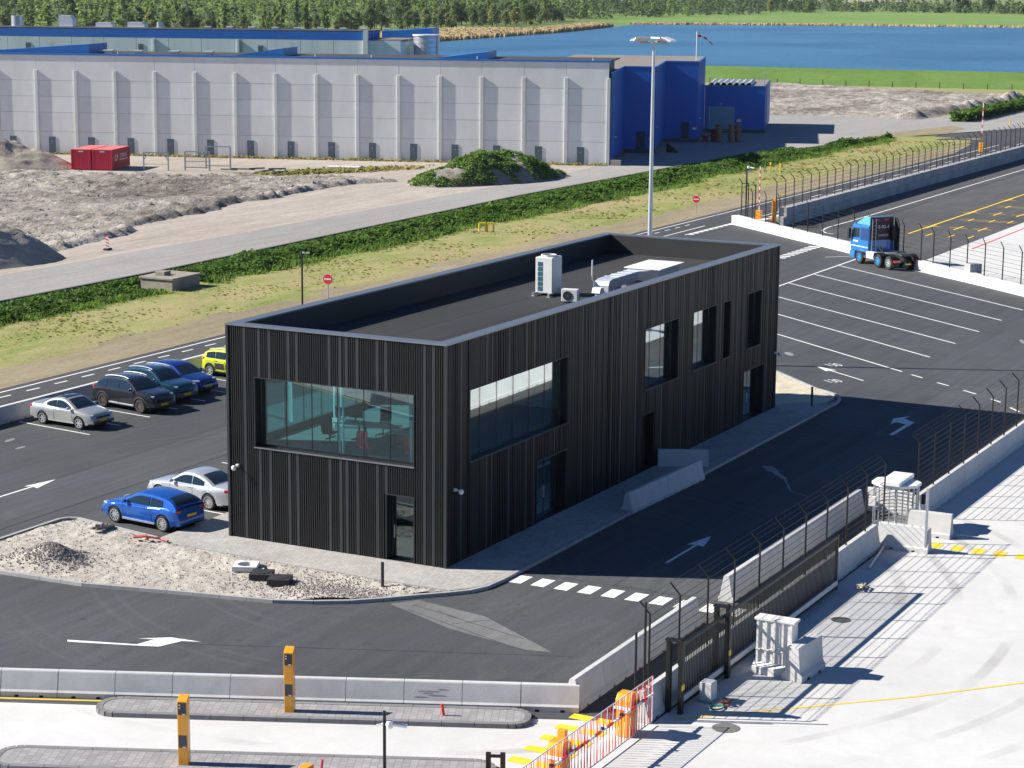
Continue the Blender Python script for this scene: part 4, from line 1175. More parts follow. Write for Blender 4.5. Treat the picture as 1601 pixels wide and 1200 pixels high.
# ---- posts and cameras at the bottom
def camera_pole(x, y, z, h, rz, label, heads, r=.045):
    t = thing('camera_pole', label, 'camera pole', (x, y, z), rz)
    MB().tube((0, 0, 0), (0, 0, h), r, 10).build('pole', MT['black'], t, smooth=40)
    MB().obox(0, 0, 0, .3, .3, .02).build('foot_plate', MT['black'], t)
    for hz, a, s in heads:
        b = MB(); c, q = math.cos(a), math.sin(a)
        b.lathe([(0, -.12 * s), (.09 * s, -.1 * s), (.12 * s, 0), (.09 * s, .1 * s), (0, .12 * s)], (.14 * s * c, .14 * s * q, hz), 12)
        hd = b.build('camera_dome', MT['white'], t, smooth=50)
        MB().tube((.2 * s * c, .2 * s * q, hz), (.62 * s * c, .62 * s * q, hz - .06 * s), .055 * s, 10).build('camera_body', MT['white'], t, smooth=40)
    return t
px, py = rowpt(5.45, 5.25)
camera_pole(px, py, .12, 1.74, 0, 'slim black camera pole with white camera on the outer lane island', [(1.36, rad(-62), 1.0), (1.36, rad(118), .35)])
pf = thing('black_hoop', 'low black square hoop at the end of the outer lane island', 'hoop', (*rowpt(5.2, 2.2), .0), math.atan2(RD.y, RD.x))
for y in (-.2, .2): MB().box(y - .07, y + .07, -.05, .05, 0, .66).build('leg', MT['black'], pf)
MB().box(-.13, .13, -.03, .03, .52, .60).build('crossbar', MT['black'], pf)
o = tag(MB().tube((0, 0, 0), (-.02, .04, .36), .045, 8).build('red_bollard_stub', MT['signred']), 'short red plastic stub post on the lane island', 'stub post'); o.location = (*rowpt(.86, 4.05), .12)
o = tag(MB().tube((0, 0, 0), (.02, -.02, .3), .04, 8).build('pink_stub', mk('pink_plastic', (.6, .08, .14), .5)), 'short pink plastic stub post on the outer lane island', 'stub post'); o.location = (*rowpt(5.5, 7.0), .12)
o = tag(MB().box(-.18, .18, -.14, .14, 0, .16).build('orange_box', MT['orange'], None, bevel=.02), 'small orange box beside the pink stub on the outer island', 'box'); o.location = (*rowpt(5.6, 7.4), .12)

# ---- lego block walls with fences on top
def block_wall(name, label, a, b, rows, bl, bh, bw, mat, jit=.012):
    a, b = Vector(a), Vector(b); d = (b - a).normalized(); L = (b - a).length
    t = thing(name, label, 'block wall', (a.x, a.y, 0), math.atan2(d.y, d.x))
    me = MB().box(-.5, .5, -.5, .5, 0, 1).mesh('block', mat, bevel=.012, seg=1)
    n = int(L / bl)
    for r in range(rows):
        off = bl / 2 if r % 2 else 0
        for i in range(n):
            x0 = i * bl + off
            if x0 + bl > L + .01: continue
            o = put('block', me, t, (x0 + bl / 2, rnd.uniform(-jit, jit), r * bh))
            o.scale = (bl - .02, bw, bh - .012)
    return t
block_wall('tall_block_wall', 'tall grey concrete block wall along the road, topped by a wire fence', (113.5, 28.95), (262, 28.9), 2, 1.6, .8, .8, MT['block'])
block_wall('ramp_block_wall', 'low pale block wall with a stepped end under the orange boom post', (111.5, 29.9), (116.4, 29.9), 1, 1.6, .7, .7, MT['block_white'])
WB0, WB1 = Vector((112.7, 32.9)), Vector((68.5, -15.5))
t1 = WB0.lerp(WB1, .475)
block_wall('low_block_wall', 'low pale concrete block wall running from the road to the lorry tractor', WB0, t1, 1, 1.63, .85, .7, MT['block_white'])
t2 = WB0.lerp(WB1, .487); t3 = WB0.lerp(WB1, .70)
block_wall('low_block_wall', 'low pale concrete block wall beside the white concrete apron', t2, WB1, 1, 1.63, .75, .7, MT['block_white'])
o = tag(MB().obox(0, 0, 0, .8, 1.0, 1.35, 0).build('concrete_block', MT['block'], None, bevel=.015), 'single taller grey concrete block standing behind the low wall', 'block'); o.location = (86.8, 3.9, 0); o.rotation_euler = (0, 0, rad(47))
fence('tall wire fence with bent posts on the grey block wall beside the road', None, [(112.6 + i * 2.3, 28.95) for i in range(64)], 1.55, 2.5, (0, .42, .42), 8, .014, .045)
wd = (WB1 - WB0).normalized()
fence('wire fence with bent posts along the pale low wall behind the tractor unit', None, [tuple(WB0 + wd * (3.4 + i * 2.62)) for i in range(12)], .8, 2.35, (.28, .3, .4), 8, .012, .045)
fence('wire fence with bent posts at the white concrete apron', None, [tuple(WB0 + wd * (34.0 + i * 2.35)) for i in range(13)], .7, 2.35, (.28, .3, .4), 8, .012, .045)
fence('short return of wire fence round the far boom post', None, [(112.9, 32.4), (111.7, 31.3), (110.6, 30.2)], .8, 3.0, (0, .3, .35), 8, .014, .05)

# far boom post and orange pillar at the junction
fb = thing('raised_boom', 'raised red and white boom on a small orange cabinet behind the low wall', 'boom gate', (113.2, 30.8, .0))
MB().box(-.26, .26, -.26, .26, .2, 1.35).build('cabinet', MT['orange'], fb, bevel=.03)
ba = MB().box(-.04, .04, -.04, .04, 1.2, 5.3).build('boom_arm', MT['white'], fb)
for k in range(6): MB().box(-.045, .045, -.045, .045, 1.7 + k * .6, 2.0 + k * .6).build('red_band', MT['red'], ba)
fp = tag(MB().box(-.18, .18, -.18, .18, 0, 2.25).build('orange_pillar', MT['orange'], None, bevel=.03), 'tall plain orange pillar behind the start of the grey block wall', 'pillar'); fp.location = (112.8, 29.2, .3)
t = camera_pole(113.0, 32.0, .7, 4.6, 0, 'tall black pole with white cameras at the end of the low wall', [(4.5, rad(-90), 1.1), (4.1, rad(-60), .9)], .07)
fb2 = thing('raised_boom', 'far raised boom on an orange foot where the road bends', 'boom gate', (209, 36.2, 0))
MB().box(-.28, .28, -.28, .28, 0, 1.2).build('cabinet', MT['orange'], fb2, bevel=.03)
MB().box(-.05, .05, -.05, .05, 1.2, 6.4).build('boom_arm', MT['white'], fb2)
for k in range(4): MB().box(-.055, .055, -.055, .055, 2.0 + k * 1.1, 2.5 + k * 1.1).build('red_band', MT['red'], fb2)

# ================================================================== WAREHOUSES
WH = 12.2
WB_ = -WNn                                   # into the warehouse
def wpt(u, d, z=0.0):
    q = WO + WU * u + WB_ * d
    return (q.x, q.y, z)
WRZ = math.atan2(WU.y, WU.x)                 # local x = along the wall (leftwards), local y = -WNn side
# local frame: x along WU, y = rot90(WU); rot90((-.318,.948)) = (-.948,-.318) = outward
wh = thing('warehouse', 'long grey concrete panel warehouse with columns and small doors behind the sandy ground', 'warehouse', (WO.x, WO.y, 0), WRZ)
NB, BAY = 19, 5.1
zrow = [0, 2.72, 5.1, 7.07, 9.03, WH]
um = MB().box(0, 1, -.5, .5, 0, 1).mesh('wall_panel', MT['whconc'])
for i in range(NB):
    for j in range(5):
        o = put('wall_panel', um, wh, (i * BAY + .012, -.12, zrow[j] + .012))
        o.scale = (BAY - .024, .24 + rnd.uniform(-.008, .008), zrow[j + 1] - zrow[j] - .024)
cm = MB().box(-.21, .21, 0, .15, 0, 10.3).mesh('column', MT['whcol'], bevel=.015, seg=1)
dm = MB().box(0, .86, 0, .05, 0, 2.05).mesh('door', MT['greydoor'], bevel=.01, seg=1)
sm_ = MB().box(.36, .50, .052, .06, 1.35, 1.5).mesh('door_sign', mk('blue_sign', (.12, .3, .6), .5))
for i in range(NB + 1):
    put('column', cm, wh, (i * BAY, 0, 0))
    if 0 < i:
        d = put('door', dm, wh, (i * BAY - 2.25, -.005 + .0, .05)); put('door_sign', sm_, d)
MB().box(.55, NB * BAY, -11, -.26, 0, WH - .25).build('core', mk('warehouse_core', (.2, .2, .2), .9), wh)
MB().box(-.1, NB * BAY, -11.1, .04, WH, WH + .16).build('roof', MT['darkroof'], wh)
MB().box(-.3, NB * BAY, .045, .10, WH - .06, WH + .17).build('roof_edge_trim', MT['bluetrim'], wh)
for u0, u1, hh in ((14.8, 20.8, .85), (40.0, 46.0, .95), (64.8, 79.5, 1.15)):
    MB().ext([(u0, 0), (u1, 0), (u1, .06), (u0, hh)], (0, -7.5, WH + .165), (1, 0, 0), (0, 0, 1), (0, 6.6, 0)).build('roof_monitor', MT['bluetrim'], wh)
for u in (50.0, 54.3, 59.0, 62.8):
    t = thing('roof_vent', 'small grey box vent standing on the edge of the warehouse roof', 'vent', wpt(u, 2.5, WH + .16), WRZ, 'vents on the warehouse roof edge')
    MB().box(-.45, .45, -.4, .4, .0, .28).build('curb', MT['galv'], t); MB().box(-.65, .65, -.55, .55, .28, .42).build('hood', MT['offwhite'], t)
for u in (2, 16, 29, 36, 61):
    o = tag(MB().tube((0, 0, 0), (0, 0, .3), .06, 6).build('roof_post', MT['white'], None), 'small white anchor post on the warehouse roof edge', 'post', 'anchor posts on the warehouse roof'); o.location = wpt(u, .6, WH + .16)
# blue annex, stepping back
an = thing('blue_annex', 'dark blue ribbed sheet metal annex stepping back from the concrete warehouse', 'building', (WO.x, WO.y, 0), WRZ)
A = [(-.35, 0.0), (.2, -19.5), (-3.9, -19.5), (-3.4, -40.0), (-7.9, -40.0), (-7.5, -60.5)]
MB().prism(A + [(40, -49.8), (40, -11.3), (-.35, -11.3)][:0] + [(11.7, -60.5), (11.7, -11.3), (.1, -11.3), (-.31, 0)], .5, 10.95).build('wall', MT['blue'], an)
MB().prism([(x - .0, y) for x, y in [(-.30, -.1), (.25, -19.55), (-3.85, -19.55), (-3.35, -40.05), (-7.85, -40.05), (-7.45, -60.4), (11.6, -60.4), (11.6, -11.35), (.15, -11.35)]], 10.952, 11.0).build('roof', MT['oldroof'], an)
MB().prism([(-7.51, -60.6), (-16.3, -60.6), (-16.3, -82), (-7.51, -82)], .4, 6.75).build('wall', MT['blue'], an)
MB().prism([(-7.55, -60.7), (-16.2, -60.7), (-16.2, -81.9), (-7.55, -81.9)], 6.752, 6.8).build('roof', MT['oldroof'], an)
bs = MB().prism([(-.4, .0), (.15, -19.45), (-3.95, -19.45), (-3.45, -39.95), (-7.95, -39.95), (-7.55, -60.45), (-16.35, -60.55), (-16.35, -70), (4, -70), (4, -12)], 0, .5).build('plinth', mk('annex_plinth', (.10, .10, .10), .9), an)
rb = MB()
def ribs(x0, y0, x1, y1, z0, z1):
    d = Vector((x1 - x0, y1 - y0)); L = d.length; d /= L; n_ = Vector((d.y, -d.x)); k = 0
    rz = math.atan2(d.y, d.x); s = .15
    while s < L - .1:
        c = Vector((x0, y0)) + d * s + n_ * SIDE * .02
        rb.obox(c.x, c.y, z0, .14, .024, z1 - z0, rz); s += .33
SIDE = 0
for (p0, p1) in zip(A[:-1], A[1:]): ribs(*p0, *p1, .52, 10.94)
ribs(-7.6, -60.6, -16.3, -60.6, .42, 6.74); ribs(-16.3, -60.6, -16.3, -70, .42, 6.74)
o = rb.build('sheet_ribs', MT['blue'], an, fix=False); o['kind'] = 'stuff'
et = MB()
for (p0, p1), z in zip(list(zip(A[:-1], A[1:])) + [((-7.55, -60.6), (-16.3, -60.6))], [10.95] * 5 + [6.75]):
    d = Vector(p1) - Vector(p0); c = (Vector(p0) + Vector(p1)) / 2
    et.obox(c.x, c.y, z - .05, d.length + .1, .16, .14, math.atan2(d.y, d.x))
et.build('edge_trim', MT['bluetrim'], an)
for x, y in ((-2.1, -19.47), (-6.2, -39.97)):
    d = MB().box(x - .55, x + .55, y, y + .09, .5, 2.75).build('door', mk('annex_door', (.02, .05, .075), .5), an)
    MB().box(x - 1.6, x - 1.05, y + .0, y + .08, 1.7, 2.15).build('notice_sign', MT['white'], an); MB().box(x - 1.6, x - 1.05, y + .081, y + .09, 2.02, 2.15).build('notice_sign_header', MT['red'], an)
sh = MB().box(-11.9, -8.0, -60.6, -60.52, .45, 3.75)
so = sh.build('roller_shutter', MT['shutter'], an)
for k in range(11): MB().box(-11.88, -8.02, -60.515, -60.49, .5 + k * .3, .53 + k * .3).build('shutter_slat', MT['shutter'], so)
text_mesh('door_number', '17', .45, MT['white'], an, (-9.9, -60.57, 4.05), (math.pi / 2, 0, math.pi))
MB().box(-12.9, -12.25, -60.58, -60.52, 1.55, 2.2).build('notice_sign', MT['white'], an); MB().box(-12.9, -12.25, -60.515, -60.51, 1.98, 2.2).build('notice_sign_header', MT['red'], an)
for k in range(8):
    m = MB()
    x = -7.9 - k * .92
    m.grid(8, 1, lambda u, v, x=x: (x - .9 * u, -61.6 - 12 * v, 6.82 + .42 * math.sin(math.pi * u)))
    if x > -14.2: m.build('barrel_skylight', mk('skylight_grp', (.55, .57, .58), .4), an, smooth=50)
MB().path([(-16.1, -60.9, 6.8), (-16.1, -60.9, 8.7), (-16.1, -61.9, 8.7), (-16.1, -61.9, 6.8)], .06).build('roof_ladder_hoop', MT['galv'], an)
for x, y in ((-.55, -4.5), (-4.0, -23), (-8.1, -44)):
    MB().box(x, x + .25, y, y + .1, 3.0, 3.12).build('wall_lamp', MT['white'], an)
o = tag(MB().box(-.6, .6, -.5, .5, 0, .65).build('concrete_block', mk('tan_concrete', (.34, .31, .26), .9), None, bevel=.02), 'low tan concrete block at the foot of the warehouse corner', 'block'); o.location = wpt(-1.0, .2); o.rotation_euler = (0, 0, WRZ)
o = tag(MB().ext([(0, 0), (1.9, .0), (1.9, .1), (.2, 1.1), (0, 1.1)], (0, -.05, 0), (1, 0, 0), (0, 0, 1), (0, .1, 0)).build('ramp_plate', MT['black']), 'dark steel plate leaning beside the annex corner', 'plate'); o.location = wpt(-5.2, 22, .0); o.rotation_euler = (0, 0, WRZ + 2.6)
ws = thing('windsock', 'red and white windsock on a white pole at the annex roof corner', 'windsock', wpt(-7.5, 41, 11.0))
MB().tube((0, 0, 0), (0, 0, 4.0), .08, 8).build('pole', MT['white'], ws, smooth=40)
for k, mt in enumerate(('red', 'white', 'red', 'white', 'red')):
    a = Vector((.12 + k * .22, -.35 * (.2 + k), 3.45 - .05 * k * k)); b = Vector((.12 + (k + 1) * .22, -.35 * (1.2 + k), 3.45 - .05 * (k + 1) ** 2))
    MB().tube(a, b, .19 - k * .025, 8, .19 - (k + 1) * .025).build('sock_segment', MT[mt], ws, smooth=40)
# cable drums
drum_w = mk('cable_drum_wood', (.30, .15, .085), .8, 0, .2, 3); drum_r = mk('cable_drum_red', (.32, .03, .03), .7, 0, .2, 3)
def drum(x, y, z, mat, lab, grp, s=1.0):
    t = thing('cable_drum', lab, 'cable drum', (x, y, z), rnd.uniform(0, 3), grp)
    MB().tube((0, 0, .07 * s), (0, 0, .73 * s), .36 * s, 14).build('core', mat, t, smooth=40)
    for zz in (0, .73 * s): MB().tube((0, 0, zz), (0, 0, zz + .07 * s), .58 * s, 16).build('flange', mat, t, smooth=40)
for (x, y) in ((205.5, 71.9), (206.6, 70.5), (207.7, 70.0)):
    for k in range(3): drum(x, y, .0 + k * .81, drum_w, ('brown cable drum at the bottom of a stack before the blue annex', 'brown cable drum in the middle of a stack before the blue annex', 'brown cable drum on top of a stack before the blue annex')[k], 'stacked cable drums')
drum(205.8, 74.0, 0, drum_r, 'red cable drum standing beside the stacked brown drums', 'red cable drums'); drum(206.4, 73.0, 0, drum_r, 'red cable drum standing beside the stacked brown drums', 'red cable drums'); drum(206.4, 73.0, .81, drum_r, 'red cable drum lying on another red drum', 'red cable drums')
# second warehouse behind
w2o = Vector(wpt(0, 52)[:2])
w2 = thing('rear_warehouse', 'second warehouse with streaked pale walls under a broad blue fascia behind the first', 'warehouse', (w2o.x, w2o.y, 0), WRZ)
pm2 = MB().box(0, 1, -.2, 0, 0, 12.9).mesh('wall_panel', MT['streak'])
x = 36.2
while x < 112:
    o = put('wall_panel', pm2, w2, (x + .03, 0, 0)); o.scale = (4.94, 1, 1); x += 5.0
MB().box(36.2, 112, -12, -.21, 0, 12.8).build('core', MT['streak'], w2)
MB().box(35.9, 41.3, -18, -.3, 12.81, 13.1).build('roof', MT['oldroof'], w2)
MB().box(41.3, 112, -9, .0, 12.92, 14.1).build('fascia', MT['blue'], w2)
MB().box(41.2, 112, -9.1, -.2, 14.11, 14.25).build('roof', MT['darkroof'], w2)
MB().ext([(33.6, 0), (41.2, 0), (41.2, .9), (33.6, 1.45)], (0, -16, 13.12), (1, 0, 0), (0, 0, 1), (0, 6, 0)).build('roof_monitor', MT['bluetrim'], w2)
MB().box(41.0, 41.7, .01, .5, 8, 14.4).build('downpipe', MT['offwhite'], w2)
for u in (93.0, 75.5, 57.2):
    MB().box(u - .38, u + .38, .0, .06, 10.5, 12.0).build('window', MT['greydoor'], w2)
for u in (73.3, 60.4): MB().box(u, u + .3, 0, .3, 9.5, 12.85).build('pilaster', MT['streak'], w2)
for u in (52.6, 49.1, 45.7, 42.6, 39.2, 59.6, 63.0, 66.4, 56.0):
    t = thing('roof_vent', 'white box vent on the roof of the rear warehouse', 'vent', (*(w2o + WU * u + WB_ * 4), 14.25), WRZ, 'vents on the rear warehouse roof')
    MB().box(-.35, .35, -.3, .3, 0, .22).build('curb', MT['galv'], t); MB().box(-.5, .5, -.45, .45, .22, .36).build('hood', MT['white'], t)
for u, w, h, cyl in ((97.0, 1.8, 1.6, True), (89.0, 2.2, 1.7, False), (83.0, 2.6, .7, False), (78.0, 2.6, .8, False), (74.5, .9, .8, True)):
    t = thing('rooftop_plant', 'grey rooftop plant unit on the rear warehouse', 'plant unit', (*(w2o + WU * u + WB_ * 6), 14.25), WRZ, 'plant on the rear warehouse roof')
    if cyl: MB().tube((0, 0, 0), (0, 0, h), w / 2, 16).build('drum', MT['galv'], t, smooth=40)
    else: MB().ext([(-w / 2, 0), (w / 2, 0), (w / 2, h), (-w / 2 + .4, h), (-w / 2, h * .6)], (0, -.8, 0), (1, 0, 0), (0, 0, 1), (0, 1.6, 0)).build('casing', MT['white'], t)
    MB().box(-w / 2 - .2, w / 2 + .2, -1, 1, -.02, .1).build('skid', MT['galv'], t)
t = thing('storage_tank', 'ribbed grey storage tank with white rim at the end of the rear warehouse', 'tank', (*(w2o + WU * 33.4 + WB_ * 5), 0))
MB().tube((0, 0, 0), (0, 0, 13.6), 1.9, 28).build('shell', MT['galv'], t, smooth=40)
for k in range(7): MB().lathe([(1.88, 0), (1.96, .03), (1.88, .06)], (0, 0, 9 + k * .72), 28).build('hoop', MT['galv'], t)
MB().tube((0, 0, 13.6), (0, 0, 13.75), 2.05, 28).build('rim', MT['white'], t, smooth=40)
MB().box(-.2, .2, -2.15, -1.9, 0, 13.6).build('ladder', MT['white'], t)

# ================================================================== CONTAINERS, FRAMES, MOUNDS, SIGNS
cred = mk('container_red', (.52, .016, .05), .45, 0, .12, .8, .5)
def container(c, lab, lettering):
    t = thing('shipping_container', lab, 'container', (c.x, c.y, .05), math.atan2(WB_.y, WB_.x))
    L, W, H = 6.06, 2.2, 2.3
    MB().box(-L / 2, L / 2, -W / 2, W / 2, .12, H - .06).build('body', cred, t)
    MB().box(-L / 2 - .03, L / 2 + .03, -W / 2 - .03, W / 2 + .03, H - .06, H).build('roof', mk('container_roof', (.62, .16, .16), .6, 0, .1, 1), t)
    fr = MB()
    for x in (-L / 2, L / 2):
        for y in (-W / 2, W / 2): fr.obox(x, y, 0, .13, .13, H - .062)
    fr.box(-L / 2, L / 2, -W / 2 - .03, W / 2 + .03, 0, .118)
    fr.build('frame', cred, t)
    rm1 = MB().box(-L / 2 - .045, -L / 2, -.045, .045, .2, H - .12).mesh('end_rib', cred)
    for k in range(9): put('end_rib', rm1, t, (0, -W / 2 + .2 + k * (W - .4) / 8, 0))
    rm2 = MB().box(-.07, .07, -.04, 0, .2, H - .12).mesh('side_rib', cred)
    for k in range(20):
        put('side_rib', rm2, t, (-L / 2 + .25 + k * .29, -W / 2, 0)); o = put('side_rib', rm2, t, (-L / 2 + .25 + k * .29, W / 2 + .04, 0))
    for k in range(4): MB().box(-L / 2 - .055, -L / 2 - .046, -.3 + k * .15, -.19 + k * .15, H - .3, H - .18).build('end_number', MT['white'], t)
    if lettering:
        text_mesh('lettering', 'ZEBOS', .62, MT['white'], t, (.9, -W / 2 - .05, 1.42), (math.pi / 2, 0, 0), 1.2, 1)
        text_mesh('lettering', 'CP', .95, MT['white'], t, (-1.5, -W / 2 - .05, 1.25), (math.pi / 2, 0, 0))
        MB().box(-.4, 2.4, -W / 2 - .052, -W / 2 - .042, .95, 1.03).build('underline', MT['white'], t)
c0 = Vector((124.5, 118.6))
container(c0 + WB_ * 3.0 - WU * 1.15, 'plain red shipping container beside the sand heap', False)
container(c0 + WB_ * 3.0 - WU * 3.68, 'red shipping container with white lettering on its long side', True)
stl = mk('grey_painted_steel', (.26, .30, .31), .55, .2, .12, 2)
tf = thing('trestle_frame', 'grey steel trestle frame with knee braces beside the containers', 'steel frame', (128.9, 110.0, 0), WRZ)
for s in (-1, 1):
    MB().box(s * 1.45 - .06, s * 1.45 + .06, -.06, .06, 0, 1.95).build('leg', stl, tf); MB().tube((s * 1.45, 0, 1.2), (s * .8, 0, 1.93), .05, 6).build('knee_brace', stl, tf)
MB().box(-1.5, 1.5, -.06, .06, 1.95, 2.08).build('top_beam', stl, tf); MB().tube((-1.45, 0, .7), (1.45, 0, .7), .025, 6).build('lower_bar', stl, tf)
for x, y, w, h, lab in ((131.2, 105.9, 2.9, 2.1, 'grey steel gate frame with mesh infill near the warehouse'), (134.3, 105.2, 2.9, 2.5, 'taller grey steel frame standing behind the mesh gate frame')):
    g = thing('portal_frame_stand', lab, 'steel frame', (x, y, 0), WRZ)
    for s in (-1, 1): MB().box(s * w / 2 - .07, s * w / 2 + .07, -.07, .07, 0, h).build('upright', stl, g)
    MB().box(-w / 2, w / 2, -.07, .07, h, h + .12).build('top_bar', stl, g); MB().box(-w / 2 + .07, w / 2 - .07, -.05, .05, .3, .4).build('bottom_bar', stl, g)
    if h < 2.3:
        for k in range(16): MB().box(-w / 2 + .15 + k * .17, -w / 2 + .17 + k * .17, -.01, .01, .4, h).build('mesh_bar', stl, g)
        MB().box(-w / 2 + .07, w / 2 - .07, -.03, .03, 1.0, 1.06).build('mid_rail', stl, g)
plk = mk('weathered_board', (.13, .135, .12), .85, 0, .25, 2)
for k in range(7):
    a = [(131.6, 101.8), (131.9, 100.6), (132.2, 98.5), (132.6, 97.4), (131.8, 99.6), (133.0, 96.2), (132.2, 95.4)][k]
    o = tag(MB().box(-1.0, 1.0, -.16, .16, 0, .16).build('timber_baulk', plk, None, bevel=.015), 'dark weathered timber baulk in the scattered pile near the warehouse', 'timber', 'scattered timber baulks'); o.location = (*a, .22 + .12 * (k % 3)); o.rotation_euler = (0, 0, rad(-80 + 24 * (k % 4)))
o = tag(MB().box(-1.9, 1.9, -.7, .7, 0, .35).build('concrete_slab', MT['block_white'], None, bevel=.02), 'white concrete slab lying in weeds before the warehouse', 'slab'); o.location = (141.0, 92.3, .05); o.rotation_euler = (0, 0, WRZ)

def mound(name, label, cx, cy, rx, ry, h, rz, mat, seed, sharp=1.0, rough=.18, n=70):
    c, s = math.cos(rz), math.sin(rz)
    m = MB()
    def fn(u, v):
        r = u; a = v * 2 * math.pi
        k = 1 + .18 * mn.noise(Vector((math.cos(a) * 1.3 + seed, math.sin(a) * 1.3, seed)))
        x, y = rx * r * k * math.cos(a), ry * r * k * math.sin(a)
        X, Y = cx + c * x - s * y, cy + s * x + c * y
        z = h * max(0, 1 - r ** sharp) ** (1.0 if sharp > 1 else 1.05)
        z *= 1 + .3 * fbm(X, Y, .22, 4, seed)
        z += rough * fbm(X, Y, .9, 5, seed) * (1 - r ** 3) - .12
        return (X, Y, z)
    m.grid(n // 2, n, fn)
    o = m.build(name, mat, smooth=70)
    tag(o, label, 'mound')
    return fn
mound('sand_heap', 'heap of brown sand beside the concrete road', 57.8, 76.0, 9.8, 7.0, 4.2, rad(-10), MT['mound_sand'], 3.1, 1.25, .3)
mound('sand_heap', 'long heap of pinkish sand beside the red containers', 121.2, 128.2, 9.9, 6.0, 3.4, rad(-72), MT['mound_sand'], 5.7, 1.7, .3)
gfn = mound('grassy_mound', 'mound of earth overgrown with green weeds beside the concrete road', 138.6, 72.2, 11.0, 4.8, 2.9, rad(-17), MT['mound_grey'], 8.2, 1.9, .3)

def leafq(m, c, s, r):
    a = r.uniform(0, 6.28); t = r.uniform(-.9, .9)
    u = Vector((math.cos(a), math.sin(a), r.uniform(-.3, .3))) * s
    w = Vector((-math.sin(a) * math.cos(t), math.cos(a) * math.cos(t), math.sin(t) + .5)) * s * .8
    c = Vector(c)
    m.quad(c - u - w * .3, c + u * .7 - w, c + u + w * .4, c - u * .6 + w)
wm = MB(); r5 = random.Random(5)
for i in range(17000):
    u, v = math.sqrt(r5.random()) * .97, r5.random()
    p = gfn(u, v)
    if fbm(p[0], p[1], .35, 3, 2) < -.12 - (0 if u > .3 else .15): continue
    s = r5.uniform(.07, .15)
    leafq(wm, (p[0], p[1], p[2] + r5.uniform(0, .28)), s, r5)
tag(wm.build('mound_weeds', MT['weed'], fix=False), 'green weeds covering the earth mound', 'weeds', kind='stuff')

hd = thing('culvert_head', 'weathered concrete culvert head with small hatch in the overgrown ditch', 'culvert', (54.4, 52.9, 0), rad(2))
cm_ = mk('weathered_concrete', (.26, .23, .19), .9, 0, .3, 1.2, bump=.3)
MB().box(-1.65, 1.75, -1.4, 1.3, -.3, .75).build('chamber', cm_, hd, bevel=.03); MB().box(-1.75, 1.85, -1.5, 1.4, .75, .9).build('slab', cm_, hd, bevel=.02); MB().box(-.75, .05, -.1, .7, .905, 1.18).build('hatch', cm_, hd, bevel=.02)

def no_entry(x, y, rz, lab, h=1.5):
    t = thing('no_entry_sign', lab, 'road sign', (x, y, 0), rz, 'no entry signs beside the main road')
    MB().tube((0, 0, 0), (0, 0, h + .2), .04, 8).build('post', MT['galv'], t, smooth=40)
    m = MB().lathe([(0, -.055), (.37, -.055), (.37, -.03), (0, -.03)], (0, 0, h), 28, 'x').build('sign_disc', MT['white'], t)
    MB().lathe([(0, -.059), (.345, -.059), (.345, -.056), (0, -.056)], (0, 0, h), 28, 'x').build('red_disc', MT['signred'], t)
    MB().box(-.064, -.060, -.25, .25, h - .055, h + .055).build('white_bar', MT['white'], t)
no_entry(54.55, 39.7, rad(12), 'round red no entry sign on the brown verge behind the black building')
no_entry(117.9, 38.9, rad(12), 'round red no entry sign on the verge near the road junction')
camera_pole(49.2, 38.3, 0, 4.15, 0, 'black pole with a single white camera behind the black building', [(4.0, rad(-60), .8)], .06)
mp = thing('hazard_marker', 'leaning red and white striped hazard marker board beside the concrete road', 'marker board', (68.9, 69.8, 0), rad(8))
MB().box(-.4, .4, -.2, .2, 0, .12).build('rubber_foot', MT['rubber'], mp, bevel=.02)
MB().box(-.02, .02, -.125, .125, .12, 1.12).build('board', MT['white'], mp)
for k in range(4): MB().add([(-.024, -.125, .2 + k * .25), (-.024, .125, .3 + k * .25), (-.024, .125, .42 + k * .25), (-.024, -.125, .32 + k * .25)], [(0, 1, 2, 3)]).build('red_stripe', MT['red'], mp)
gp = thing('gas_pipe_hoop', 'bright yellow pipe hoops standing on the grass verge', 'pipe', (95.4, 50.0, 0), rad(-60))
for k in (0, .7): MB().path([(k, 0, 0), (k, 0, .75), (k + .55, 0, .75), (k + .55, 0, 0)], .075, 8).build('hoop', MT['yellow'], gp, smooth=40)
for (x, y, mt, lab) in ((165.8, 49.4, 'orange', 'thin orange marker post on the grass verge'), (165.3, 48.0, 'yellow', 'thin yellow marker post on the grass verge'), (262, 46, 'yellow', 'thin yellow marker post near the far bend')):
    t = thing('marker_post', lab, 'marker post', (x, y, 0)); MB().tube((0, 0, 0), (0, 0, .8), .07, 8).build('post', MT[mt], t, smooth=40); MB().box(-.1, .1, -.1, .1, .8, 1.05).build('cap', MT['yellow'], t, bevel=.03)
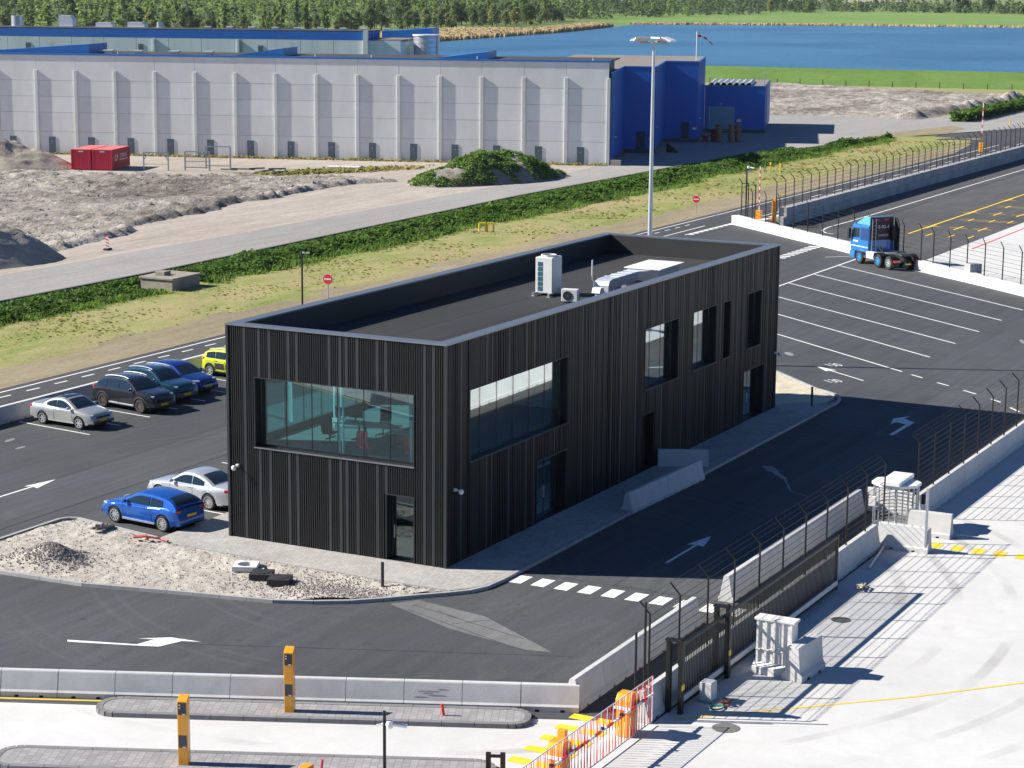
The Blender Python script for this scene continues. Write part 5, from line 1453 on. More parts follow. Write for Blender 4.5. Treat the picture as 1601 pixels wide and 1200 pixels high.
# floodlight mast
ms = thing('floodlight_mast', 'very tall tapered grey mast with white floodlight panels behind the building', 'light mast', (43.55, 11.05, .1))
MB().tube((0, 0, 0), (0, 0, 18.2), .17, 16, .075).build('mast', mk('mast_steel', (.52, .54, .56), .4, .4, .05, 2), ms, smooth=40)
MB().obox(0, 0, 0, .5, .5, .04).build('base_plate', MT['galv'], ms)
MB().path([(0, -.9, 18.15), (0, .9, 18.15)], .06).path([(-.5, 0, 18.15), (.5, 0, 18.15)], .06).build('cross_arm', MT['galv'], ms)
for k, (ang, dx, dy) in enumerate(((rad(90), 0, 1.0), (rad(40), -.55, .5), (rad(-90), 0, -.9), (rad(-30), -.3, -.45))):
    m = MB(); c, s = math.cos(ang), math.sin(ang)
    pts = [(-.28, -.42, .16), (.28, -.42, -.02), (.28, .42, -.02), (-.28, .42, .16)]
    top = [(dx + c * x - s * y, dy + s * x + c * y, 18.3 + z) for x, y, z in pts]; bot = [(a, b, z - .09) for a, b, z in top]
    m.add(bot + top, [(3, 2, 1, 0), (4, 5, 6, 7), (0, 1, 5, 4), (1, 2, 6, 5), (2, 3, 7, 6), (3, 0, 4, 7)])
    m.build('floodlight', MT['white'], ms)
# odds and ends on the gravel
rg = thing('manhole_slab', 'white square concrete slab with round hole lying on the gravel', 'slab', (-3.62, 6.42, .12), rad(25))
rs_ = MB()
nq = 24; R0, S0 = .30, .45
sq = []
for i in range(nq):
    a = 2 * math.pi * i / nq; k = S0 / max(abs(math.cos(a)), abs(math.sin(a))); sq.append((k * math.cos(a), k * math.sin(a)))
ci = [(R0 * math.cos(2 * math.pi * i / nq), R0 * math.sin(2 * math.pi * i / nq)) for i in range(nq)]
vs = [(x, y, 0) for x, y in sq] + [(x, y, .17) for x, y in sq] + [(x, y, .17) for x, y in ci] + [(x, y, 0) for x, y in ci]
fs = []
for i in range(nq):
    j = (i + 1) % nq
    for k in range(3): fs.append((k * nq + i, k * nq + j, (k + 1) * nq + j, (k + 1) * nq + i))
rs_.add(vs, fs).build('ring_slab', MT['block_white'], rg); MB().box(-.52, -.1, -.7, -.5, 0, .05).build('loose_rim_piece', MT['block_white'], rg)
bkm = mk('black_cast_block', (.022, .022, .024), .7, 0, .2, 6)
for x, y, lab in ((-4.3, 5.25, 'black square manhole frame with round lid on the gravel nearer the white slab'), (-4.55, 4.3, 'black square manhole frame with round lid on the gravel farther from the white slab')):
    t = thing('manhole_frame', lab, 'manhole frame', (x, y, .1), rad(22)); MB().box(-.4, .4, -.4, .4, 0, .22).build('frame', bkm, t, bevel=.01); MB().tube((0, 0, .215), (0, 0, .235), .3, 20).build('lid', bkm, t)
hs = MB().path([(0, 0, .05), (.25, .3, .12), (.1, .7, .06), (-.2, .5, .12), (0, .1, .16), (.3, -.4, .06), (.2, -.8, .05)], .05, 6).build('red_pipe', mk('terracotta_pipe', (.40, .09, .06), .6, 0, .2, 5)); hs.location = (-2.3, 11.9, .14); tag(hs, 'curled red plastic pipe lying on the gravel beside the parked blue car', 'pipe')
for x, y, h, lab in ((-3.24, .77, .95, 'dark steel bollard at the corner of the gravel bed'), (35.8, -1.63, 1.05, 'dark steel bollard beside the sand tip')):
    o = tag(MB().tube((0, 0, 0), (0, 0, h), .06, 10).build('bollard', mk('bollard_steel', (.05, .05, .055), .5, .3), None, smooth=40), lab, 'bollard'); o.location = (x, y, .08)
fl = MB()
for k in range(7): fl.tube((rnd.uniform(-.5, .5), rnd.uniform(-.3, .3), .05), (rnd.uniform(-.5, .5), rnd.uniform(-.3, .3), .12), .06, 5)
o = fl.build('clod_heap', mk('dark_clods', (.10, .09, .085), .9, 0, .3, 6)); o.location = (-1.7, 14.6, .12); tag(o, 'dark clods and broken stone on the gravel beside the kerb', 'debris')

# ================================================================== VEHICLES
def lerpc(pts, x):
    if x <= pts[0][0]: return pts[0][1]
    for i in range(len(pts) - 1):
        (a, ya), (b, yb) = pts[i], pts[i + 1]
        if a <= x <= b:
            t = (x - a) / (b - a)
            m0 = (yb - pts[i - 1][1]) / (b - pts[i - 1][0]) if i > 0 else (yb - ya) / (b - a)
            m1 = (pts[i + 2][1] - ya) / (pts[i + 2][0] - a) if i + 2 < len(pts) else (yb - ya) / (b - a)
            h = b - a
            lim = abs((yb - ya) / h) * 3
            m0 = max(-lim, min(lim, m0)); m1 = max(-lim, min(lim, m1))
            return (2 * t ** 3 - 3 * t * t + 1) * ya + (t ** 3 - 2 * t * t + t) * h * m0 + (-2 * t ** 3 + 3 * t * t) * yb + (t ** 3 - t * t) * h * m1
    return pts[-1][1]

WHEELM = {}
def wheel(parent, x, y, r, w, side, rim_mat, spokes, rimf=.72):
    k = ('t', r, w)
    if k not in WHEELM:
        WHEELM[k] = MB().lathe([(r * .62, -w / 2), (r * .93, -w / 2), (r, -w / 2 + .035), (r, w / 2 - .035), (r * .93, w / 2), (r * .62, w / 2), (r * .62, -w / 2)], (0, 0, 0), 28, 'y').mesh('wheel', MT['rubber'], smooth=40)
    wo = put('wheel', WHEELM[k], parent, (x, y, r))
    k = ('r', r, w, side, rim_mat.name, spokes)
    if k not in WHEELM:
        m = MB(); R = r * rimf; yo = side * (w / 2 - .005)
        m.lathe([(R, yo - side * .05), (R, yo + side * .006), (R * .88, yo + side * .006), (R * .86, yo - side * .06)], (0, 0, 0), 28, 'y')
        m.lathe([(0, yo - side * .01), (R * .2, yo - side * .01), (R * .22, yo - side * .04)], (0, 0, 0), 14, 'y')
        for s in range(spokes):
            a = 2 * math.pi * s / spokes
            ca, sa = math.cos(a), math.sin(a); hw = R * 1.15 / spokes
            p = [(R * .15, -hw * .7), (R * .9, -hw), (R * .9, hw), (R * .15, hw * .7)]
            m.add([(ca * u - sa * v, yo - side * .015, sa * u + ca * v) for u, v in p], [(0, 1, 2, 3)])
        WHEELM[k] = m.mesh('rim', rim_mat, smooth=40)
        WHEELM[k + ('b',)] = MB().lathe([(0, yo - side * .07), (R, yo - side * .07), (R, yo - side * .06), (0, yo - side * .06)], (0, 0, 0), 24, 'y').mesh('rim_gap_shade', mk('wheel_shadow', (.03, .03, .032), .6, .3, .2, 6))  # dark disc paints the shade in the gap behind the spokes
    put('rim', WHEELM[k], wo); put('rim_gap_shade', WHEELM[k + ('b',)], wo)
    return wo

def car(label, rear_w, front_w, S):
    """rear_w/front_w: ground contacts of the wheels on the camera side (car's right if S['side']==-1)"""
    a, b = Vector(rear_w), Vector(front_w)
    d = (b - a).normalized(); nrm = Vector((-d.y, d.x))
    hw0 = S['W'] / 2 - .12
    mid = (a + b) / 2 - nrm * S['side'] * hw0
    t = thing('parked_car', label, 'car', (mid.x, mid.y, .008), math.atan2(d.y, d.x), S.get('group'))
    wb, W = S['wb'], S['W']; xr, xf = -wb / 2 - S['ro'], wb / 2 + S['fo']; r = S['r']; Ra = r + .055
    top, roofz, belt = S['top'], S['roof'], S['belt']
    paint = S['paint']; low = S.get('sill', .24)
    def hw(x):
        e = 0
        if x > wb / 2: e = (x - wb / 2) / S['fo']
        elif x < -wb / 2: e = (-wb / 2 - x) / S['ro']
        return W / 2 * (1 - .17 * e ** 2.6 - .012 * abs(x) / 2)
    def lowz(x):
        z = low + (.06 if (x > xf - .3 or x < xr + .3) else 0)
        for xw in (-wb / 2, wb / 2):
            if abs(x - xw) < Ra: z = max(z, r + math.sqrt(max(0, Ra * Ra - (x - xw) ** 2)))
        return z
    xs = set()
    n = 46
    for i in range(n + 1): xs.add(round(xr + (xf - xr) * i / n, 4))
    for xw in (-wb / 2, wb / 2):
        for k in range(-8, 9): xs.add(round(xw + Ra * math.sin(k * math.pi / 16), 4))
    xs = sorted(xs)
    secs = []
    for x in xs:
        w = hw(x); T = lerpc(top, x); l = lowz(x); sh = min(T - .03, S['shoulder'])
        pr = [(0, T + .03), (.5, T + .022), (.80, T + .004), (.92, T - .035), (.985, sh - .06), (1.0, sh - .2), (.985, .46), (.965, .33), (.95, low)]
        secs.append([(x, w * f, max(z, l) if k > 3 else max(z, l)) for k, (f, z) in enumerate(pr)])
    m = MB(); np_ = len(secs[0])
    for sgn in (1, -1):
        base = len(m.v)
        for s in secs: m.v += [(x, y * sgn, z) for x, y, z in s]
        for i in range(len(secs) - 1):
            for k in range(np_ - 1):
                q = (base + i * np_ + k, base + i * np_ + k + 1, base + (i + 1) * np_ + k + 1, base + (i + 1) * np_ + k)
                m.f.append(q if sgn < 0 else q[::-1])
    for s in (secs[0], secs[-1]):
        base = len(m.v); m.v += [(x, y, z) for x, y, z in s] + [(x, -y, z) for x, y, z in reversed(s[1:])]
        m.f.append(tuple(range(base, len(m.v))))
    bm = bmesh.new(); me = bpy.data.meshes.new('body'); me.from_pydata(m.v, [], m.f); bm.from_mesh(me)
    bmesh.ops.remove_doubles(bm, verts=bm.verts, dist=.0008); bmesh.ops.recalc_face_normals(bm, faces=bm.faces); bm.to_mesh(me); bm.free()
    me.materials.append(paint)
    for p in me.polygons: p.use_smooth = True
    me.set_sharp_from_angle(angle=rad(38))
    body = put('body', me, t)
    MB().box(xr + .25, xf - .25, -W / 2 + .22, W / 2 - .22, .18, .6).build('underbody', MT['dark'], t)
    for xw in (-wb / 2, wb / 2):
        for sgn in (-1, 1):
            m = MB(); m.lathe([(Ra - .01, -.13), (Ra - .01, .13), (0, .13 if sgn < 0 else -.13)], (xw, sgn * (W / 2 - .20), r), 20, 'y'); m.build('wheel_well', MT['dark'], t)
            wheel(t, xw, sgn * (W / 2 - .115), r, .21, sgn, S['rim'], S['spokes'])
    # greenhouse
    gx0, gx1 = roofz[0][0], roofz[-1][0]
    zmax = max(z for _, z in roofz)
    wbelt, wroof = S.get('gw', .90), S.get('gr', .70)
    def gy(x, z): return hw(max(-wb / 2, min(wb / 2, x))) * (wbelt + (wroof - wbelt) * max(0, min(1, (z - belt) / (zmax - belt))))
    m = MB(); secs = []; N = 34
    for i in range(N + 1):
        x = gx0 + (gx1 - gx0) * i / N; Z = lerpc(roofz, x)
        pr = [(x, 0, Z + .03), (x, gy(x, Z) * .55, Z + .022), (x, gy(x, Z) * .86, Z), (x, gy(x, Z - .05) * .985, Z - .04), (x, gy(x, Z - .09), Z - .1), (x, gy(x, belt), belt - .05)]
        secs.append([(a_, b_, max(c_, belt - .08)) for a_, b_, c_ in pr])
    np_ = 6
    for sgn in (1, -1):
        base = len(m.v)
        for s in secs: m.v += [(x, y * sgn, z) for x, y, z in s]
        for i in range(N):
            for k in range(np_ - 1): m.f.append((base + i * np_ + k, base + i * np_ + k + 1, base + (i + 1) * np_ + k + 1, base + (i + 1) * np_ + k))
    cab = m.build('cabin', S.get('roofpaint', paint), t, smooth=40)
    gl = MT['carglass']
    def side_glass(x0, x1, sgn):
        m = MB(); k = 10; P = []
        for i in range(k + 1):
            x = x0 + (x1 - x0) * i / k; zt = lerpc(roofz, x) - .125; zb = belt + S.get('glz', .03)
            zt = max(zt, zb + .005)
            P.append(((x, sgn * (gy(x, zb) + .008), zb), (x, sgn * (gy(x, zt) + .012), zt)))
        for p, q in zip(P[:-1], P[1:]): m.quad(p[0], q[0], q[1], p[1])
        m.build('side_window', gl, cab, smooth=40)
    for sgn in (-1, 1):
        for x0, x1 in S['glass']: side_glass(x0, x1, sgn)
    def screen(x0, x1, nm, f0=.80, f1=.84):
        m = MB(); k = 8; P = []
        for i in range(k + 1):
            x = x0 + (x1 - x0) * i / k; Z = lerpc(roofz, x) + .004; w = gy(x, Z) * (f0 + (f1 - f0) * i / k)
            P.append([(x, w * q, Z + .03 - .027 * q * q + .008) for q in (-1, -.5, 0, .5, 1)])
        for p, q in zip(P[:-1], P[1:]):
            for j in range(4): m.quad(p[j], p[j + 1], q[j + 1], q[j])
        m.build(nm, gl, cab, smooth=40)
    screen(*S['ws'], 'windscreen'); screen(*S['rw'], 'rear_window', .84, .82)
    # lamps, plates, trim
    def lamp(nm, x, y, z, sx, sy, sz, mat, rz=0):
        o = MB().box(-sx / 2, sx / 2, -sy / 2, sy / 2, -sz / 2, sz / 2).build(nm, mat, t, bevel=min(sx, sy, sz) * .35); o.location = (x, y, z); o.rotation_euler = (0, 0, rz)
    for sgn in (-1, 1):
        xh = xf - .30; lamp('headlight', xh, sgn * (hw(xh) * .79), S['hl'], .44, .22, .12, MT['lamp_w'], -sgn * .5)
        xt = xr + .16; lamp('tail_light', xt, sgn * (hw(xt) * .84), S['tl'], .28, .24, .14, MT['lamp_r'], sgn * .35)
        xm = S['ws'][1] * .4 + S['ws'][0] * .6 - .05; lamp('mirror', S['mx'], sgn * (hw(S['mx']) + .06), belt + .07, .11, .2, .13, S.get('mirror', paint))
        for gxl in S['doors']:
            m = MB(); m.box(-.004, .004, -.004, .004, .32, S['shoulder'] - .08); o = m.build('door_seam', MT['dark'], body); o.location = (gxl, sgn * (hw(gxl) * 1.0 - .001), 0)
        for gxl in S['handles']:
            o = MB().box(-.09, .09, -.015, .015, -.015, .015).build('door_handle', S.get('handle', MT['dark']), body); o.location = (gxl, sgn * (hw(gxl) * .995 + .006), S['shoulder'] - .09)
        if S.get('sillmat'):
            o = MB().box(-wb / 2 + Ra + .03, wb / 2 - Ra - .03, -.012, .012, -.03, .03).build('sill_trim', S['sillmat'], body); o.location = (0, sgn * (hw(0) * .975), low + .03)
        if S.get('archmat'):
            for xw in (-wb / 2, wb / 2):
                m = MB()
                P = [(xw + (Ra + .0) * math.cos(q), (Ra) * math.sin(q) + r) for q in [i * math.pi / 14 for i in range(15)]]
                Q = [(xw + (Ra + .06) * math.cos(q), (Ra + .06) * math.sin(q) + r) for q in [i * math.pi / 14 for i in range(15)]]
                for i in range(14):
                    yy = lambda x: sgn * (hw(x) * 1.0 + .012)
                    m.quad((P[i][0], yy(P[i][0]), P[i][1]), (P[i + 1][0], yy(P[i + 1][0]), P[i + 1][1]), (Q[i + 1][0], yy(Q[i + 1][0]) - sgn * .012, Q[i + 1][1]), (Q[i][0], yy(Q[i][0]) - sgn * .012, Q[i][1]))
                m.build('arch_trim', S['archmat'], body)
        if S.get('rails'):
            m = MB(); P = [(x, sgn * gy(x, lerpc(roofz, x)) * .93, lerpc(roofz, x) + .045) for x in [S['rails'][0] + (S['rails'][1] - S['rails'][0]) * i / 6 for i in range(7)]]
            m.path(P, .02, 6); m.build('roof_rail', S.get('railmat', MT['galv']), cab)
    lamp('number_plate', xf - .01, 0, .45, .04, .5, .11, MT['plate']); lamp('number_plate', xr + .0, 0, S.get('rpz', .55), .05, .5, .11, MT['plate'])
    lamp('grille', xf - .04, 0, .60, .1, W * .52, .10, MT['dark']); lamp('lower_intake', xf - .05, 0, .32, .12, W * .6, .12, MT['dark']); lamp('rear_skirt', xr + .07, 0, .32, .14, W * .66, .13, MT['dark'])
    if S.get('extra'): S['extra'](t, body, cab, hw, gy, xr, xf)
    return t

P_silver = m_paint('silver_metallic_paint', (.50, .50, .47), .5, .32); P_silver2 = m_paint('white_silver_paint', (.62, .64, .66), .5, .28)
P_dark = m_paint('anthracite_paint', (.028, .034, .040), .4, .25); P_teal = m_paint('petrol_blue_paint', (.018, .065, .105), .5, .25)
P_blue = m_paint('deep_blue_paint', (.008, .035, .22), .45, .25); P_royal = m_paint('royal_blue_paint', (.012, .105, .46), .4, .28); P_lime = m_paint('lime_yellow_paint', (.55, .62, .02), .1, .3)

sedan = dict(group='cars parked beside the main road')
MEG = dict(side=-1, wb=2.42, W=1.76, ro=.98, fo=.84, r=.31, paint=P_silver, roofpaint=P_silver, rim=MT['rim'], spokes=6, belt=.92, shoulder=.92,
    top=[(-2.19, .62), (-2.15, .86), (-1.95, .99), (-1.2, 1.0), (0, .95), (.95, .93), (1.4, .86), (1.8, .77), (1.98, .66), (2.05, .5)],
    roof=[(-1.35, .97), (-.95, 1.22), (-.55, 1.36), (-.1, 1.40), (.2, 1.35), (.55, 1.19), (1.0, .93)], glass=[(-.95, -.35), (-.3, .62)], ws=(.28, .95), rw=(-1.22, -.72), hl=.70, tl=.84, mx=.62, doors=(-.42, .78), handles=(-.25,), group='cars parked beside the main road')
def meg_extra(t, body, cab, hw, gy, xr, xf):
    m = MB(); rf = MEG['roof']
    P = []
    for i in range(7):
        x = -.68 + .80 * i / 6; Z = lerpc(rf, x); w = gy(x, Z) * .8; P.append([(x, w * q, Z + .042 - .027 * q * q) for q in (-1, -.5, 0, .5, 1)])
    for p, q in zip(P[:-1], P[1:]):
        for j in range(4): m.quad(p[j], p[j + 1], q[j + 1], q[j])
    m.build('glass_roof', MT['carglass'], cab, smooth=40)
MEG['extra'] = meg_extra
car('silver coupe cabriolet with dark glass roof parked against the main road barriers', (13.36, 30.06), (13.16, 27.68), MEG)
SUV = dict(side=-1, wb=2.72, W=1.86, ro=.92, fo=.86, r=.36, paint=P_dark, rim=mk('bronze_dark_rim', (.16, .12, .11), .35, .5), spokes=10, belt=1.06, shoulder=1.06, sill=.30,
    top=[(-2.28, .75), (-2.22, .98), (-1.9, 1.06), (-1.2, 1.07), (0, 1.06), (1.0, 1.08), (1.5, 1.03), (1.95, .95), (2.14, .82), (2.22, .6)],
    roof=[(-2.0, 1.08), (-1.72, 1.38), (-1.3, 1.56), (-.6, 1.63), (0, 1.62), (.35, 1.55), (.75, 1.33), (1.12, 1.07)], glass=[(-1.75, -1.12), (-1.05, -.22), (-.15, .75)], ws=(.42, 1.06), rw=(-1.95, -1.45), hl=.86, tl=.98, mx=.78, doors=(-1.1, -.18, .9), handles=(-.9, .0), rails=(-1.4, .3), sillmat=MT['galv'], archmat=MT['dark'], group='cars parked beside the main road')
car('dark anthracite crossover with silver roof rails parked beside the silver coupe', (18.19, 30.22), (17.73, 27.43), SUV)
def mod(S, **k): q = dict(S); q.update(k); return q
car('petrol blue crossover parked between the anthracite car and the deep blue car', (20.85, 30.75), (20.42, 27.98), mod(SUV, paint=P_teal, railmat=MT['rim'], rim=MT['rim_dark'], sillmat=None, spokes=5))
HAT = dict(side=-1, wb=2.62, W=1.78, ro=.78, fo=.86, r=.325, paint=P_blue, rim=MT['rim'], spokes=5, belt=.97, shoulder=.96,
    top=[(-2.09, .65), (-2.05, .9), (-1.8, .98), (-1, .98), (0, .97), (.95, .98), (1.45, .9), (1.9, .8), (2.1, .66), (2.17, .5)],
    roof=[(-2.0, 1.0), (-1.72, 1.3), (-1.3, 1.43), (-.5, 1.48), (0, 1.46), (.3, 1.38), (.65, 1.19), (1.05, .96)], glass=[(-1.6, -1.0), (-.95, -.2), (-.13, .68)], ws=(.36, 1.0), rw=(-1.95, -1.45), hl=.74, tl=.9, mx=.68, doors=(-1.0, -.16, .82), handles=(-.8, .05), group='cars parked beside the main road')
car('deep blue hatchback parked between the petrol blue car and the yellow car', (23.25, 31.0), (22.85, 28.4), HAT)
CAC = mod(SUV, wb=2.6, W=1.75, ro=.72, fo=.82, r=.32, paint=P_lime, rim=MT['rim'], spokes=6, belt=.98, shoulder=.98, sill=.28,
    top=[(-2.02, .7), (-1.97, .95), (-1.7, .99), (0, .99), (1.0, 1.0), (1.5, .94), (1.9, .84), (2.05, .7), (2.12, .52)],
    roof=[(-1.95, 1.0), (-1.78, 1.28), (-1.4, 1.44), (-.6, 1.5), (.05, 1.48), (.35, 1.40), (.7, 1.22), (1.05, .99)], glass=[(-1.62, -1.0), (-.95, -.2), (-.13, .68)], ws=(.4, 1.0), rw=(-1.9, -1.55), hl=.8, tl=.95, mx=.72, doors=(-1.0, -.16, .82), handles=(-.8, .05), rails=(-1.5, .1), railmat=MT['white'], sillmat=MT['dark'])
def cac_extra(t, body, cab, hw, gy, xr, xf):
    for sgn in (-1, 1):
        for x0, x1 in ((-.9, -.22), (-.1, .72)):
            m = MB().box(x0, x1, -.02, .02, .45, .78).build('side_cushion', MT['dark'], body, bevel=.015); m.location = (0, sgn * (hw(0) * .995), 0)
CAC['extra'] = cac_extra
car('lime yellow crossover with black side cushions parked behind the building corner', (27.89, 30.44), (27.5, 27.87), CAC)
SCI = dict(side=1, wb=2.578, W=1.81, ro=.80, fo=.88, r=.33, paint=P_royal, rim=MT['rim'], spokes=10, belt=.93, shoulder=.93, gw=.93, gr=.74,
    top=[(-2.09, .62), (-2.05, .86), (-1.85, .98), (-1.2, 1.0), (0, .93), (.95, .92), (1.45, .86), (1.9, .76), (2.1, .64), (2.17, .48)],
    roof=[(-2.0, 1.0), (-1.75, 1.2), (-1.35, 1.33), (-.6, 1.41), (-.1, 1.41), (.25, 1.33), (.6, 1.17), (1.05, .92)], glass=[(-1.25, -.62), (-.56, .68)], ws=(.32, 1.0), rw=(-1.93, -1.42), hl=.70, tl=.88, mx=.66, doors=(-.72, .8), handles=(-.5,), handle=P_royal, sillmat=MT['galv'], rpz=.66)
car('bright blue hatchback coupe with multi spoke wheels parked beside the gravel bed', (-.48, 12.51), (-.19, 15.07), SCI)
BMW = dict(side=1, wb=2.74, W=1.80, ro=1.05, fo=.80, r=.335, paint=P_silver2, rim=MT['rim'], spokes=12, belt=.93, shoulder=.93,
    top=[(-2.42, .64), (-2.38, .9), (-2.1, 1.0), (-1.4, 1.0), (0, .93), (.9, .93), (1.4, .88), (1.9, .78), (2.1, .66), (2.17, .5)],
    roof=[(-1.62, .99), (-1.1, 1.24), (-.6, 1.38), (-.15, 1.41), (.2, 1.35), (.5, 1.19), (.98, .93)], glass=[(-1.05, -.42), (-.36, .6)], ws=(.25, .92), rw=(-1.52, -.82), hl=.70, tl=.86, mx=.6, doors=(-.5, .74), handles=(-.32,), handle=P_silver2, rpz=.66)
car('silver white coupe with multi spoke wheels parked beside the black building', (3.3, 12.98), (3.6, 15.70), BMW)

# ---- lorry tractor unit
cabb = m_paint('lorry_blue_paint', (.012, .17, .50), .1, .35); cabl = m_paint('fairing_light_blue', (.10, .38, .66), .05, .4)
wheels = [(92.47, 14.45), (91.2, 12.72), (89.85, 11.0)]
ta, tb_ = Vector((89.85, 11.25)), Vector((92.6, 14.75))
td = (tb_ - ta).normalized(); tn = Vector((-td.y, td.x))
org = ta - tn * 1.08
tk = thing('lorry_tractor', 'blue lorry tractor unit without trailer parked at the pale low wall', 'lorry', (org.x, org.y, .008), math.atan2(td.y, td.x))
# local: x forward, rear axle at x=0; front axle 4.0; mid axle 1.4
fx = 3.95
MB().ext([(2.75, .95), (5.15, .95), (5.28, 1.5), (5.22, 2.05), (4.95, 3.0), (4.75, 3.05), (2.75, 3.05)], (0, -1.2, 0), (1, 0, 0), (0, 0, 1), (0, 2.4, 0)).build('cab', cabb, tk, bevel=.05)
MB().ext([(2.78, 3.05), (4.75, 3.06), (4.45, 3.25), (3.5, 3.72), (2.78, 3.78)], (0, -1.08, 0), (1, 0, 0), (0, 0, 1), (0, 2.16, 0)).build('roof_fairing', cabl, tk, bevel=.05)
MB().ext([(4.74, 3.07), (5.0, 3.0), (4.97, 3.12), (4.74, 3.18)], (0, -1.1, 0), (1, 0, 0), (0, 0, 1), (0, 2.2, 0)).build('sun_visor', cabb, tk)
MB().ext([(5.03, 2.05), (5.252, 2.0), (4.99, 2.92), (4.85, 2.92)], (0, -1.1, 0), (1, 0, 0), (0, 0, 1), (0, 2.2, 0)).build('windscreen', MT['carglass'], tk)
for s in (-1, 1):
    MB().ext([(4.0, 2.05), (5.0, 2.0), (4.85, 2.75), (4.0, 2.8)], (0, s * 1.20 - .01, 0), (1, 0, 0), (0, 0, 1), (0, .025, 0)).build('side_window', MT['carglass'], tk)
    MB().box(2.8, 3.85, s * 1.205 - .008, s * 1.205 + .008, 1.9, 2.85).build('sleeper_panel', m_paint('dark_blue_panel', (.008, .05, .17), .1, .4), tk)
    MB().box(2.8, 5.1, s * 1.206 - .008, s * 1.206 + .008, 1.33, 1.39).build('white_stripe', MT['white'], tk)
    MB().box(4.15, 4.85, s * 1.206 - .008, s * 1.206 + .008, 1.68, 1.78).build('door_lettering', MT['white'], tk)
    MB().box(5.0, 5.25, s * 1.42 - .1, s * 1.42 + .1, 1.9, 2.7).build('mirror', MT['dark'], tk, bevel=.03)
    MB().ext([(2.1, .95), (2.75, .95), (2.75, 3.7), (2.45, 3.65), (2.1, 3.2)], (0, s * 1.22 - .03, 0), (1, 0, 0), (0, 0, 1), (0, .06, 0)).build('side_deflector', MT['dark'] if s < 0 else MT['black'], tk) if s < 0 else None
    MB().ext([(1.95, .55), (3.0, .55), (3.0, 1.1), (1.95, 1.1)], (0, s * 1.0 - .22, 0), (1, 0, 0), (0, 0, 1), (0, .44, 0)).build('fuel_tank', MT['white'], tk, bevel=.06)
    # front wheel arch
    m = MB(); P = [(fx + .66 * math.cos(q), .53 + .66 * math.sin(q)) for q in [i * math.pi / 12 for i in range(13)]]
    for i in range(12): m.quad((P[i][0], s * .86, P[i][1]), (P[i + 1][0], s * .86, P[i + 1][1]), (P[i + 1][0], s * 1.22, P[i + 1][1]), (P[i][0], s * 1.22, P[i][1]))
    m.build('front_mudguard', MT['galv'], tk)
    for xa in (0, 1.4):
        m = MB(); P = [(xa + .62 * math.cos(q), .53 + .62 * math.sin(q)) for q in [math.pi * .08 + i * math.pi * .84 / 12 for i in range(13)]]
        for i in range(12): m.quad((P[i][0], s * .72, P[i][1]), (P[i + 1][0], s * .72, P[i + 1][1]), (P[i + 1][0], s * 1.25, P[i + 1][1]), (P[i][0], s * 1.25, P[i][1]))
        m.build('rear_mudguard', MT['dark'], tk)
    brim = mk('blue_hub', (.05, .28, .60), .4, .2)
    for xa, mt, yy in ((fx, brim, 1.05), (1.4, brim, 1.05), (0, MT['rim'], 1.02)):
        wheel(tk, xa, s * yy, .52, .32, s, mt, 8, .58)
    MB().box(-.95, -.75, s * .95 - .28, s * .95 + .28, .62, .80).build('tail_light', MT['lamp_r'], tk, bevel=.02)
    MB().box(-.74, -.7, s * .95 - .3, s * .95 + .3, .25, .85).build('mud_flap', MT['dark'], tk)
    MB().box(2.0, 5.1, s * 1.0 - .18, s * 1.0 + .18, .35, .53).build('step_skirt', cabb if s else cabb, tk) if False else None
for s in (-1, 1): MB().box(-1.0, 5.0, s * .42 - .04, s * .42 + .04, .72, .98).build('chassis_rail', MT['dark'], tk)
MB().box(4.6, 5.3, -1.2, 1.2, .35, .93).build('bumper', cabb, tk, bevel=.04)
MB().box(2.72, 2.748, -1.05, 1.05, 1.95, 3.7).build('back_panel', mk('maroon_back_panel', (.035, .012, .02), .5), tk)
MB().box(2.70, 2.748, -1.05, 1.05, 1.1, 1.94).build('lower_back_panel', cabb, tk)
text_mesh('lettering', '0-90-4', .40, MT['white'], tk, (2.715, -.15, 2.95), (math.pi / 2, 0, -math.pi / 2))
text_mesh('lettering', 'E-MODE', .26, MT['white'], tk, (2.715, -.15, 2.3), (math.pi / 2, 0, -math.pi / 2))
for y in (-.6, .3): MB().box(2.71, 2.72, y, y + .4, 3.45, 3.6).build('red_emblem', MT['red'], tk)
ld = MB()
for y in (.62, .95): ld.tube((2.62, y, 1.1), (2.62, y, 3.6), .03, 6)
for k in range(8): ld.tube((2.62, .62, 1.3 + k * .3), (2.62, .95, 1.3 + k * .3), .02, 6)
ld.build('ladder', MT['galv'], tk)
MB().path([(2.6, .25, 1.35), (2.5, .2, 1.15), (2.5, .05, 1.05), (2.6, -.05, 1.2), (2.6, .0, 1.4)], .04, 6).build('air_hose', MT['yellow'], tk)
MB().box(1.1, 2.6, -.9, .9, .99, 1.06).build('catwalk', MT['galv'], tk)
MB().box(-.7, 1.05, -.45, .45, .99, 1.08).build('deck_plate', MT['dark'], tk)
MB().ext([(-.75, 1.09), (.55, 1.09), (.45, 1.22), (-.45, 1.22)], (0, -.45, 0), (1, 0, 0), (0, 0, 1), (0, .9, 0)).build('fifth_wheel', mk('greasy_steel', (.10, .10, .10), .4, .6), tk, bevel=.02)
MB().box(2.3, 2.7, -1.2, -.75, 1.9, 2.9).build('air_intake', MT['dark'], tk, bevel=.04)
MB().box(-.98, -.94, -.26, .26, .42, .54).build('number_plate', MT['plate'], tk)

# ================================================================== VEGETATION
rv = random.Random(21)
